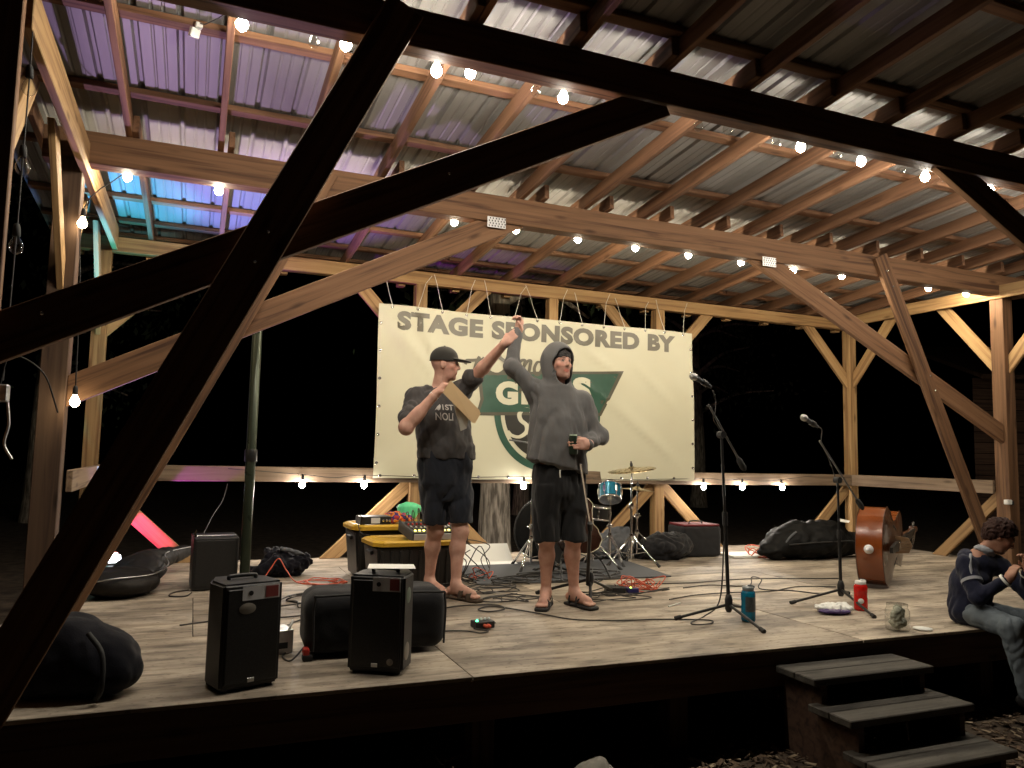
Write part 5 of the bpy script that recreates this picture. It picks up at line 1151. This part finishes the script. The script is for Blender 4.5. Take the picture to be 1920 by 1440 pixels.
    MB().tube([Vector(c + f * .107 * math.sin(a) * 1.0 + r * .087 * math.cos(a) - u * .018) for a in np.linspace(0, 2 * math.pi, 30)], .003, 5).build('cap_seam', 'rubber', cp)
    # sunglasses perched under the brim, wristbands, sandals
    P = lambda a, b, d: Vector(hc + r * a + f * b + u * d)
    g = MB()
    for e in (-1, 1): g.tube(catmull([P(e * .079, -.005, .018), P(e * .075, .05, .02), P(e * .055, .098, .016)], 5), .0025, 5)
    g.build('glasses_arms', 'rubber', t)
    for p, q, nm, m in ((elR, wrR, 'wristband', 'paper'), (elL, wrL, 'watch_strap', 'rubber')):
        a = p + (q - p) * .94; d = unit(q - p); MB().tube([a - d * .010, a + d * .010], .0345, 18, False).build(nm, m, t)
    M['brownleather'] = mat('brown_suede', (.07, .045, .028), .85, bump=.3)
    sandals(t, None, (1.675, 5.63, .105), (1.735, 5.43, 0), 'brownleather', 'wide'); sandals(t, None, (1.803, 5.39, .105), (1.905, 5.205, 0), 'brownleather', 'wide')
    # things in the hand
    card = thing('cardboard_card', 'tan cardboard strip held at his chest by the man in cap', 'card', (1.7, 5.1, 1.25)); M['kraft'] = mat('kraft_card', (.52, .36, .19), .75, var=.08)
    A, B, C, D = [Vector(p) for p in ((1.625, 5.10, 1.55), (1.850, 5.07, 1.335), (1.80, 5.07, 1.245), (1.575, 5.11, 1.462))]; n = (B - A).cross(D - A).normalized() * .003
    mb = MB(); Q = [A, B.lerp(A, .06), B.lerp(C, .12), C.lerp(B, .12), C.lerp(D, .06), D]; mb.add(Q + [q - n for q in Q], [tuple(range(6)), tuple(range(11, 5, -1))] + [(i, 6 + i, 6 + (i + 1) % 6, (i + 1) % 6) for i in range(6)]); mb.build('card_strip', 'kraft', card)
    mb = MB(); P4 = [(1.60, 5.125, 1.50), (1.66, 5.12, 1.38), (1.70, 5.13, 1.27), (1.725, 5.14, 1.20), (1.765, 5.13, 1.22), (1.775, 5.115, 1.29), (1.72, 5.11, 1.40), (1.64, 5.115, 1.50)]
    V = [Vector(p) for p in P4]; k = len(V); c = sum(V, Vector()) / k + Vector((0, .02, 0)); mb.add(V + [c] + [v + Vector((0, .004, 0)) for v in V] + [c + Vector((0, .004, 0))], [(i, (i + 1) % k, k) for i in range(k)] + [(k + 1 + (i + 1) % k, k + 1 + i, 2 * k + 1) for i in range(k)] + [(i, k + 1 + i, k + 1 + (i + 1) % k, (i + 1) % k) for i in range(k)])
    tag(mb.build('envelope', 'bill2'), 'pale folded envelope hanging behind the cardboard strip', 'envelope')
M['bill2'] = mat('pale_envelope', (.42, .39, .33), .7)
man_in_cap()

def hooded_man():
    t = thing('person', 'man in grey hoodie with hood up, holding a dark can', 'person', (2.39, 4.92, 0))
    hc = V3(2.378, 4.925, 1.695); hf, hu = (.20, -.97, .08), (.03, 0, 1)
    S = SDF((1.90, 4.45, -.02), (2.85, 5.35, 2.16), .0062)
    H = head_sdf(S, hc, hf, hu, .98)
    S.cone((2.375, 4.96, 1.50), (2.376, 4.945, 1.62), .062, .056, .03)
    S.loft([((2.39, 4.93, .78), .14, .11, 0), ((2.39, 4.93, .95), .155, .12, 0), ((2.39, 4.93, 1.2), .15, .11, 0), ((2.385, 4.94, 1.40), .165, .105, -.05), ((2.378, 4.955, 1.50), .08, .065, 0)], .04)
    shR, elR, wrR = V3(2.215, 4.965, 1.50), V3(2.062, 5.03, 1.668), V3(2.132, 5.11, 1.925)
    shL, elL, wrL = V3(2.565, 4.93, 1.435), V3(2.685, 4.89, 1.185), V3(2.515, 4.735, 1.125)
    S.cone(V3(2.31, 4.95, 1.45), shR, .06, .046, .03).cone(shR, elR, .040, .034, .02).cone(elR, wrR, .032, .028, .015)
    S.cone(V3(2.46, 4.94, 1.43), shL, .06, .046, .03).cone(shL, elL, .042, .036, .02).cone(elL, wrL, .036, .028, .015)
    hand_sdf(S, wrR, unit(V3(.16, .02, .95)), V3(-.9, -.3, 0), V3(.3, -.9, 0), (.9, 1.0, .7), .92, .6)
    hand_sdf(S, wrL, unit(V3(-.86, -.36, .02)), V3(-.2, .85, .1), V3(0, .1, 1), (.5, .85, .7), .95, .55)
    leg_sdf(S, (2.30, 4.93, .86), (2.29, 4.895, .475), (2.315, 4.945, .105), (2.215, 4.80, .022), .97)
    leg_sdf(S, (2.475, 4.93, .86), (2.487, 4.875, .475), (2.523, 4.925, .105), (2.575, 4.745, .022), .97)
    me = S.mesh('body'); base = (.58, .34, .26); paint(me, face_paint(base, H, .62)); link('body', me, 'skin', t)
    r, f, u = frame(hf, hu); rot = np.stack([r, f, u], 1)
    # dark hair low on the forehead under the hood
    S = SDF(hc - V3(.2, .2, .1), hc + V3(.2, .2, .2), .005); S.ell(hc - f * .006 + u * .034, (.082, .101, .096), rot, 0).cut(hc + u * .030 + f * .06, -unit(u - f * .25)); M['hair'] = mat('dark_hair', (.012, .009, .008), .6, bump=.6, bscale=180); link('hair', S.mesh('hair', folds(.006, 40)), 'hair', t)
    # hoodie
    S = SDF((1.92, 4.6, .88), (2.85, 5.3, 2.0), .0078)
    S.loft([((2.365, 4.925, .90), .232, .168, -.05), ((2.365, 4.925, .98), .230, .172, -.05), ((2.375, 4.93, 1.12), .215, .165, -.03), ((2.385, 4.935, 1.30), .205, .150, 0), ((2.385, 4.945, 1.42), .185, .125, 0), ((2.378, 4.955, 1.51), .115, .092, 0)], .03)
    S.cut((2.13, 4.9, 1.02), unit(V3(-.24, .0, -1)))
    S.cone(V3(2.31, 4.95, 1.45), shR, .085, .074, .05).cone(shR, elR, .070, .055, .035).cone(elR, elR + (wrR - elR) * .97, .053, .040, .03)
    S.cone(V3(2.46, 4.94, 1.43), shL, .085, .078, .05).cone(shL, elL, .075, .066, .035).cone(elL, elL + (wrL - elL) * .93, .064, .045, .03)
    q = np.stack([r, unit(f + u * .12), unit(u - f * .12)], 1)
    S.ell(hc + u * .022 - f * .022, (.110, .142, .146), q, .03).cone(hc - u * .09 - f * .02, V3(2.378, 4.955, 1.50), .098, .112, .05).ell(V3(2.378, 4.99, 1.50), (.13, .10, .07), None, .05)
    S.ell(hc + u * .008 - f * .012, (.092, .122, .122), q, sub=True); S.cone(hc + f * .03 - u * .01, hc + f * .26 - u * .02, .088, .10, sub=True); S.cone(hc + f * .055 + u * .022, hc + f * .25 + u * .03, .074, .09, sub=True); S.cone(hc + f * .045 - u * .075, hc + f * .25 - u * .14, .064, .09, sub=True); S.cone((2.378, 4.95, 1.48), hc - u * .06 + f * .01, .068, .085, sub=True)
    M['hoodie'] = cloth('grey_jersey', (.125, .122, .122))
    hd = link('hoodie', S.mesh('hoodie', lambda p, g=folds(.024, 6.5, (1, 1, .40), 21): g(p) * (max(.06, min(1, (1.52 - p.z) / .2)) if p.x > 2.22 else 1)), 'hoodie', t)
    S = SDF((2.1, 4.6, .40), (2.7, 5.2, 1.0), .008)
    S.loft([((2.385, 4.93, .66), .140, .105, 0), ((2.385, 4.93, .78), .188, .146, 0), ((2.385, 4.93, .90), .192, .148, 0), ((2.385, 4.93, .98), .18, .14, 0)], .02)
    S.loft([((2.290, 4.905, .452), .092, .098, 0), ((2.293, 4.915, .62), .098, .112, 0), ((2.30, 4.92, .84), .105, .125, 0)], .012).loft([((2.495, 4.89, .452), .092, .098, 0), ((2.487, 4.905, .62), .098, .112, 0), ((2.475, 4.92, .84), .105, .125, 0)], .012)
    M['shorts2'] = cloth('black_cotton_shorts', (.014, .014, .015)); so = link('shorts', S.mesh('shorts', folds(.016, 7, (1.2, 1.2, .4), 15)), 'shorts2', t)
    MB().tube(catmull([(2.315, 4.752, .945), (2.312, 4.745, .92), (2.315, 4.745, .895)], 4), .0045, 6).build('drawstring', 'cordw', so)
    M['blackfoam'] = mat('black_sandal', (.015, .014, .013), .7)
    sandals(t, None, (2.315, 4.945, .105), (2.215, 4.80, 0), 'blackfoam', 'thin'); sandals(t, None, (2.523, 4.925, .105), (2.575, 4.745, 0), 'blackfoam', 'thin')
    c = thing('drink_can', 'dark can with pale green top in the hooded man\'s hand', 'drink can', (2.40, 4.735, 1.08)); mw = TR((2.402, 4.728, 1.085), 0, .06, -.05)
    M['cangreen'] = mat('dark_green_can', (.02, .035, .022), .35, .3); M['palegreen'] = mat('pale_green_lid', (.42, .52, .38), .35, .3)
    MB().lathe([(0, -.03), (.027, -.03), (.031, -.024), (.031, .085), (.026, .098), (.026, .10)], 22).build('can_body', 'cangreen', c, mw); MB().lathe([(.0265, .098), (.027, .102), (.024, .103), (.023, .099), (0, .099)], 22).build('can_top', 'palegreen', c, mw)
hooded_man()

def boy():
    t = thing('person', 'boy in navy striped hooded jacket and jeans seated on stage edge', 'person', (4.78, 3.55, 0))
    hc = V3(4.935, 3.515, .575); hf, hu = (.55, -.62, -.55), (.35, -.30, .85); s = .84
    S = SDF((4.35, 2.95, -.56), (5.35, 3.95, .80), .0062)
    H = head_sdf(S, hc, hf, hu, s)
    S.cone((4.835, 3.60, .44), (4.90, 3.55, .53), .045, .043, .03)
    S.cone((4.77, 3.62, .13), (4.80, 3.62, .28), .10, .095, .04).cone((4.80, 3.62, .28), (4.83, 3.60, .40), .095, .08, .04)
    shR, elR, wrR = V3(4.72, 3.60, .385), V3(4.665, 3.485, .20), V3(4.755, 3.335, .345); shL, elL, wrL = V3(4.945, 3.53, .385), V3(5.00, 3.39, .225), V3(4.90, 3.315, .385)
    S.cone(V3(4.80, 3.6, .39), shR, .055, .045, .03).cone(shR, elR, .04, .035, .02).cone(elR, wrR, .035, .024, .02).cone(V3(4.86, 3.58, .39), shL, .055, .045, .03).cone(shL, elL, .04, .035, .02).cone(elL, wrL, .035, .024, .02)
    hand_sdf(S, wrR, unit(V3(.55, -.05, .75)), V3(.5, .2, -.6), V3(.1, .95, .2), (.5, .8, .6), .72, .5); hand_sdf(S, wrL, unit(V3(-.10, .02, .9)), V3(-.6, .5, 0), V3(.2, .9, 0), (.5, .8, .6), .72, .5)
    leg_sdf(S, (4.735, 3.60, .085), (4.685, 3.28, .055), (4.745, 3.235, -.32), (4.79, 3.10, -.405), .78); leg_sdf(S, (4.83, 3.585, .085), (4.935, 3.30, .060), (4.985, 3.25, -.32), (5.04, 3.11, -.405), .78)
    me = S.mesh('body'); paint(me, face_paint((.36, .19, .125), H, 0)); link('body', me, 'skin', t)
    r, f, u = frame(hf, hu); rot = np.stack([r, f, u], 1)
    S = SDF(hc - V3(.22, .22, .2), hc + V3(.22, .22, .25), .005); S.ell(hc - f * .016 + u * .030, (.082, .100, .096), rot, 0).ell(hc - f * .05 - u * .01, (.070, .06, .07), rot, .02).cut(hc + u * .022 * s + f * .03, -unit(u * .8 - f * .75)); M['hairb'] = mat('dark_reddish_hair', (.030, .013, .010), .7, bump=.5, bscale=140, spec=.15); link('hair', S.mesh('hair', folds(.009, 34, (1, 1, .5), 3)), 'hairb', t)
    S = SDF((4.45, 3.2, -.02), (5.2, 3.95, .62), .0075)
    S.cone((4.765, 3.625, .10), (4.795, 3.625, .27), .122, .118, .04).cone((4.795, 3.625, .27), (4.83, 3.605, .385), .118, .095, .04)
    S.cone(V3(4.80, 3.6, .38), shR, .07, .062, .03).cone(shR, elR, .060, .052, .025).cone(elR, elR + (wrR - elR) * .85, .050, .038, .02).cone(V3(4.86, 3.58, .38), shL, .07, .060, .03).cone(shL, elL, .058, .050, .025).cone(elL, elL + (wrL - elL) * .85, .050, .038, .02)
    S.ell((4.82, 3.67, .435), (.09, .06, .05), rotm(.5), .03); S.cut((0, 0, .006), (0, 0, -1)); M['navycloth'] = cloth('navy_fleece', (.010, .012, .030))
    jk = link('jacket', S.mesh('jacket', folds(.011, 9, (1, 1, .6), 31)), 'navycloth', t); M['stripe'] = mat('pale_stripe', (.30, .31, .34), .8)
    def band(a, b, t0, r0, nm='sleeve_stripe', w=.010, m='stripe'):
        c = a + (b - a) * t0; d = unit(b - a); MB().tube([c - d * w, c + d * w], r0, 18, False).build(nm, m, jk)
    band(shR, elR, .50, .064); band(elR, wrR, .86, .043, 'white_cuff', .008, 'paper'); band(elL, wrL, .86, .043, 'white_cuff', .008, 'paper')
    MB().tube(catmull([(4.735, 3.575, .46), (4.69, 3.55, .41), (4.675, 3.53, .34)], 5), .010, 6).build('sleeve_stripe', 'stripe', jk)
    S = SDF((4.65, 3.4, .34), (5.05, 3.8, .62), .006); S.ell((4.865, 3.575, .475), (.078, .068, .036), rotm(.6, .35, .3), 0).ell((4.895, 3.555, .505), (.058, .054, .05), rotm(.6, .35, .3), sub=True); link('hood_lining', S.mesh('hood_lining', folds(.006, 25)), 'stripe', jk)
    S = SDF((4.5, 2.98, -.45), (5.25, 3.8, .24), .0075); S.ell((4.785, 3.60, .085), (.13, .12, .085), None, .03)
    for hip, kn, an in ((V3(4.735, 3.60, .085), V3(4.685, 3.285, .055), V3(4.745, 3.235, -.33)), (V3(4.83, 3.585, .085), V3(4.935, 3.305, .06), V3(4.985, 3.25, -.33))): S.cone(hip, kn, .080, .073, .03).cone(kn, an, .071, .054, .02)
    S.cut((0, 0, .004), (0, 0, -1)) if False else None
    M['denim'] = mat('faded_denim', (.115, .14, .165), .85, bump=.4, bscale=260, var=.3, scale=9); link('jeans', S.mesh('jeans', folds(.010, 10, (1, 1, .7), 41)), 'denim', t)
    for an, to in ((V3(4.745, 3.235, -.32), V3(4.79, 3.10, -.405)), (V3(4.985, 3.25, -.32), V3(5.04, 3.11, -.405))):
        f_ = unit((to - an) * V3(1, 1, 0)); S = SDF(an - V3(.2, .25, .15), an + V3(.2, .2, .08), .006); S.cone(an - V3(0, 0, .055) - f_ * .035, to + V3(0, 0, .028) - f_ * .02, .036, .032, .02).cone(an - V3(0, 0, .02), an - V3(0, 0, .055), .042, .038, .02); link('shoe', S.mesh('shoe'), 'rubber', t)
boy()
# ------------------------------------------------------------------ cables across the stage floor
def floor_cable(label, pts, r=.0048, m='cable', z=None): 
    P = [(p[0], p[1], (p[2] if len(p) > 2 else r + .0015)) for p in pts]; return tag(MB().tube(catmull(P, 8), r, 6).build('cable', m), label, 'cable')
def tangle(label, c, rx, ry, n, m, r=.0045, seed=0, h=.05):
    g = random.Random(seed); P = []; a = 0
    for i in range(n):
        a += g.uniform(.5, 1.1); k = g.uniform(.45, 1.0); P.append((c[0] + rx * k * math.cos(a) + g.uniform(-.25, .25) * rx, c[1] + ry * k * math.sin(a) + g.uniform(-.25, .25) * ry, r + .002 + g.random() ** 2 * h))
    return tag(MB().tube(catmull(P, 6), r, 6).build('cable_tangle', m), label, 'cable')
floor_cable('black cable looped beside the small pedal box with the green light', [(1.30, 4.42), (1.46, 4.40), (1.55, 4.36), (1.60, 4.30), (1.66, 4.34), (1.60, 4.42)])
floor_cable('thin black cable running from the man in cap across to the nearer stand', [(1.55, 5.02), (1.75, 5.10), (1.98, 5.06), (2.00, 4.92), (1.86, 4.86), (1.82, 4.95), (1.95, 5.02), (2.12, 4.78), (2.26, 4.52), (2.36, 4.44), (2.58, 4.36), (2.80, 4.33), (2.98, 4.28), (3.14, 4.20), (3.08, 4.12), (2.96, 4.13), (3.0, 4.2), (3.18, 4.32), (3.26, 4.26, .12), (3.265, 4.22, .5)])
floor_cable('thin loop of black cable on the boards left of the hooded man', [(1.98, 5.28), (2.12, 5.36), (2.24, 5.30), (2.18, 5.18), (2.02, 5.16), (1.94, 5.24), (2.06, 5.36), (2.3, 5.42)])
tangle('black cable coiled on the boards between the two men', (2.16, 5.60), .26, .16, 26, 'cable', seed=1, h=.025)
tangle('tall tangle of black cable beside the white cardboard', (2.20, 6.25), .24, .20, 30, 'cable', seed=2, h=.30)
tangle('knot of black cable on the rug edge', (2.55, 6.0), .35, .14, 24, 'cable', seed=5, h=.04)
tangle('bright orange cable heaped on the effects pedal', (3.30, 5.34), .20, .13, 46, 'cableo', .0038, 3, .11)
tangle('black cable spread round the effects pedal', (3.12, 5.24), .42, .16, 24, 'cable', .0042, 4, .03)
tangle('black cables strewn under the drum kit', (3.0, 6.05), .55, .30, 40, 'cable', .0045, 11, .03)
tangle('thin black cables trailing left of the rug', (1.98, 5.95), .25, .28, 30, 'cable', .004, 12, .05)
tangle('small orange cable ends beside the black tangle', (2.25, 6.1), .12, .10, 14, 'cableo', .004, 13, .12)
tangle('black power strip cables by the rug corner', (2.4, 5.85), .22, .10, 22, 'cable', .006, 14, .03)
tangle('loose black cable on the boards right of the hooded man', (2.9, 5.05), .30, .16, 16, 'cable', .004, 15, .02)
tangle('black cable curled behind the left foot of the hooded man', (2.2, 5.25), .25, .14, 16, 'cable', .0042, 16, .02)
tangle('black cable coiled behind the rounded black case', (1.25, 5.15), .32, .20, 20, 'cable', .0045, 17, .02)
tangle('thin orange cable curled on the boards left of the tote', (1.12, 5.9), .22, .18, 18, 'cableo', .0038, 18, .02)
tangle('orange cable coiled on the white sheet at the back', (5.72, 6.78), .17, .15, 34, 'cableo', .005, 6, .13)
tangle('orange cable coiled beside the black jacket', (.98, 6.28), .26, .22, 26, 'cableo', .0042, 7, .03)
tangle('black cable looped behind the left loudspeaker', (.86, 5.55), .34, .30, 26, 'cable', .0045, 8, .03)
floor_cable('black cable running left from the black case', [(.57, 4.06, .06), (.50, 4.02), (.47, 4.12), (.52, 4.28), (.45, 4.5), (.62, 4.9), (.95, 5.2), (1.2, 5.5)])
floor_cable('black cable lying across the boards behind the case', [(-.02, 5.0), (.3, 5.1), (.62, 5.06), (1.0, 5.24), (1.3, 5.55)])
floor_cable('orange cable running over the black jacket', [(.55, 6.45), (.62, 6.5, .10), (.68, 6.52, .17), (.74, 6.46, .08), (.82, 6.3), (1.1, 6.1)], .0042, 'cableo')
floor_cable('small loop of cable left of the floor speaker', [(.02, 6.2), (-.08, 6.12), (-.10, 5.98), (0.0, 5.95), (.04, 6.08)])
floor_cable('black cable rising from the floor speaker to the back rail', [(.10, 6.24, .41), (.17, 6.6, .52), (.25, 7.1, .60), (.30, 7.55, .72)], .004)
floor_cable('dark cable winding between the two microphone stands', [(3.3, 4.9), (3.6, 5.0), (3.95, 5.02), (4.3, 4.98), (4.7, 5.1), (5.0, 5.0)])
floor_cable('thin dark cable looped near the second microphone stand', [(3.7, 5.3), (4.0, 5.36), (4.3, 5.25), (4.45, 5.38, .05), (4.40, 5.2, .06), (4.30, 5.1), (4.5, 4.95), (4.62, 4.75)])
floor_cable('long thin cable along the boards behind the stands', [(3.3, 5.6), (3.9, 5.5), (4.5, 5.55), (5.0, 5.45), (5.4, 5.35)])
tag(MB().tube(catmull([(3.072 + .10, 4.215, 1.50), (3.20, 4.22, 1.44), (3.19, 4.21, 1.36), (3.17, 4.20, 1.30), (3.25, 4.22, 1.18), (3.255, 4.22, .8)], 6), .0035, 6).build('cable', 'cable'), 'microphone cable hanging down the nearer stand', 'cable')
tag(MB().tube(catmull([(4.30, 4.465, 1.305), (4.36, 4.47, 1.28), (4.345, 4.46, 1.18), (4.42, 4.46, 1.05), (4.50, 4.47, .85), (4.505, 4.46, .5)], 6), .0035, 6).build('cable', 'cable'), 'microphone cable hanging down the second stand', 'cable')

# ------------------------------------------------------------------ small fixtures on the frame
t = thing('floodlight', 'small white floodlight hanging under the left roof', 'floodlight', (-.12, 4.28, 3.28))
MB().box((-.12, 4.28, 3.245), (.05, .035, .05), rotm(.5, .4), bev=.005).build('housing', 'white', t); MB().box((-.10, 4.27, 3.285), (.035, .03, .03), rotm(.3), bev=.004).build('driver', 'white', t)
MB().tube(catmull([(-.10, 4.27, 3.30), (-.06, 4.2, 3.27), (.02, 4.1, 3.31), (-.2, 4.05, 3.32)], 6), .003, 5).build('wire', 'rubber', t)
t = thing('outlet_box', 'pale outlet box hanging beside the dark front left post', 'outlet box', (-.72, 3.64, 1.24))
MB().box((-.735, 3.66, 1.245), (.055, .05, .07), bev=.005).build('box', 'steel', t); MB().tube(catmull([(-.71, 3.66, 1.21), (-.70, 3.66, 1.12), (-.71, 3.66, 1.04), (-.68, 3.66, .98)], 5), .006, 6).build('dangling_plug', 'steel', t); MB().tube(catmull([(-.74, 3.66, 1.28), (-.71, 3.66, 1.40), (-.60, 3.7, 1.34), (-.55, 3.8, 1.18)], 6), .0035, 5).build('wire', 'rubber', t)
t = thing('junction_box', 'small white junction box on the right middle post', 'junction box', (7.82, 5.52, .66)); MB().box((7.86, 5.50, .665), (.07, .05, .05), bev=.006).build('box', 'white', t); MB().box((7.90, 5.49, .655), (.03, .04, .04), bev=.004).build('cover', 'rubber', t)
t = thing('cooler', 'white cooler box on the stage behind the seated boy', 'cooler', (8.0, 5.0, 0)); f = SDF((7.5, 4.6, -.02), (8.5, 5.4, .55), .02); f.rbox((7.96, 5.0, .20), (.22, .2, .195), .03, rotz(-.4)); soft('tub', f, 'white', t); f = SDF((7.5, 4.6, .3), (8.5, 5.4, .6), .02); f.rbox((7.96, 5.0, .44), (.235, .215, .035), .02, rotz(-.4)); soft('lid', f, 'white', t)
# a white canopy tent and a shed standing in the dark beyond the right side
t = thing('canopy_tent', 'white canopy tent roof in the dark beyond the right post', 'tent', (15.6, 7.9, GZ)); M['canvas'] = mat('white_canvas', (.6, .6, .58), .8)
cx, cy, z0 = 15.6, 7.9, 1.15
V = [(cx - 1.4, cy - 1.4, z0), (cx + 1.4, cy - 1.4, z0), (cx + 1.4, cy + 1.4, z0), (cx - 1.4, cy + 1.4, z0)]; V += [(x, y, z0 - .22) for x, y, _ in V] + [(cx, cy, z0 + .9)]
MB().add(V, [(0, 1, 8), (1, 2, 8), (2, 3, 8), (3, 0, 8), (0, 4, 5, 1), (1, 5, 6, 2), (2, 6, 7, 3), (3, 7, 4, 0)]).build('canopy', 'canvas', t)
for sx in (-1.38, 1.38):
    for sy in (-1.38, 1.38): MB().tube([(cx + sx, cy + sy, GZ), (cx + sx, cy + sy, z0)], .02, 8).build('leg', 'white', t)
t = thing('wooden_shed', 'dim wooden shed wall behind the right middle post', 'shed', (16, 9, GZ))
for i in range(16): beam('siding_board', (13.3, 9.9 - .002 * (i % 2), GZ + .11 + .2 * i), (19.5, 7.2 - .002 * (i % 2), GZ + .11 + .2 * i), .025, .19, 'rim', t)
MB().add([(x + 3.6, y - .6, z) for x, y, z in ((9.5, 10.15, 2.6), (15.7, 7.4, 2.6), (16.6, 10.2, 3.5), (10.4, 12.6, 3.5), (9.5, 10.15, 2.68), (15.7, 7.4, 2.68), (16.6, 10.2, 3.58), (10.4, 12.6, 3.58))], [(3, 2, 1, 0), (4, 5, 6, 7), (0, 1, 5, 4), (1, 2, 6, 5), (2, 3, 7, 6), (3, 0, 4, 7)]).build('roof', 'rim', t)

# ------------------------------------------------------------------ rock, trees
M['stone'] = mat('grey_stone', (.30, .28, .24), .9, bump=.6, bscale=40, var=.3)
tag(soft('rock', SDF((1.55, 3.1, -.75), (2.25, 3.75, -.3), .012).ell((1.87, 3.40, -.51), (.11, .10, .10), rotz(.4), k=.03).ell((1.79, 3.40, -.55), (.10, .09, .07), k=.03).ell((1.96, 3.39, -.56), (.09, .08, .07), k=.03), 'stone', None, folds(.012, 14)), 'pale rounded rock on the ground under the stage front', 'rock')
def bark():
    m, n, l, b = newmat('tree_bark'); tc = n.new('ShaderNodeTexCoord'); mp = n.new('ShaderNodeMapping'); mp.inputs['Scale'].default_value = (26, 26, 4); l.new(tc.outputs['Object'], mp.inputs[0])
    no = n.new('ShaderNodeTexNoise'); no.inputs['Scale'].default_value = 1; no.inputs['Detail'].default_value = 7; l.new(mp.outputs[0], no.inputs['Vector']); cr = n.new('ShaderNodeValToRGB'); e = cr.color_ramp.elements
    e[0].position = .38; e[0].color = (.16, .135, .105, 1); e[1].position = .62; e[1].color = (.55, .48, .38, 1); l.new(no.outputs['Fac'], cr.inputs[0]); l.new(cr.outputs[0], b.inputs['Base Color']); b.inputs['Roughness'].default_value = .95
    bp = n.new('ShaderNodeBump'); bp.inputs['Strength'].default_value = 1; bp.inputs['Distance'].default_value = .02; l.new(no.outputs['Fac'], bp.inputs['Height']); l.new(bp.outputs[0], b.inputs['Normal']); return m
M['bark'] = bark(); M['leaf'] = mat('leaves', (.03, .05, .02), .6, var=.5, scale=3)
def tree(label, x, y, r, h, crown, seed, low=2.2, nl=2600):
    g = random.Random(seed); t = thing('tree', label, 'tree', (x, y, GZ), 'trees behind the stage'); P = []; n = 14
    mb = MB(); lean = g.uniform(-.3, .3); path = [(x + lean * (i / n) ** 2, y + .2 * math.sin(i * .5 + seed) * (i / n), GZ - .1 + h * i / n) for i in range(n + 1)]; rr = [r * (1.25 if i == 0 else 1.05 if i == 1 else 1) * (1 - .75 * i / n) for i in range(n + 1)]
    seg = 22; mb.tube(path, rr, seg)
    for i, v in enumerate(mb.v):
        k = 1 + .10 * noise.noise(Vector((v[0] * 9, v[1] * 9, v[2] * 1.2))); c = path[min(n, i // seg)]; mb.v[i] = (c[0] + (v[0] - c[0]) * k, c[1] + (v[1] - c[1]) * k, v[2])
    mb.build('trunk', 'bark', t); tips = []
    for i in range(16):
        b = Vector(path[g.randint(5, n)]); a = g.uniform(0, 6.28); L = crown * g.uniform(.6, 1.1); e = b + Vector((math.cos(a) * L, math.sin(a) * L, g.uniform(-.2, .9))); e.y = max(e.y, 8.7); m = b.lerp(e, .5) + Vector((0, 0, .25)); tips += [e, m, m.lerp(e, .5)]
        MB().tube(catmull([b, m, e], 4), [.07 * (1 - k / 9) + .008 for k in range(9)], 6).build('limb', 'bark', t)
    V = []; F = []
    for i in range(nl):
        c = Vector(g.choice(tips)) + Vector((g.gauss(0, .5), g.gauss(0, .5), g.gauss(0, .4)))
        if c.z < low: c.z = low + g.random() * .5
        if c.y < 8.5: c.y = 8.5 + g.random() * .8
        q = Euler((g.uniform(0, 6), g.uniform(0, 6), g.uniform(0, 6))).to_matrix(); s_ = g.uniform(.05, .11); k = len(V); V += [c + q @ Vector(p) * s_ for p in ((-1, 0, 0), (0, -.5, .08), (1, 0, 0), (0, .5, .08))]; F.append((k, k + 1, k + 2, k + 3))
    o = MB().add(V, F).build('crown', 'leaf', t); o['kind'] = 'stuff'
tree('thick tree trunk standing close behind the banner', 3.56, 9.15, .21, 8.5, 2.2, 1)
tree('dark tree standing far back on the left', -3.0, 18.5, .2, 8, 2.3, 2, 1.4, 2000)
tree('dark tree standing behind the right end of the banner', 8.2, 19.2, .22, 9, 2.6, 3, 1.6, 2000)
tree('dark tree standing beyond the back right corner', 15.6, 21.5, .25, 9, 2.6, 4, 1.5, 2000)
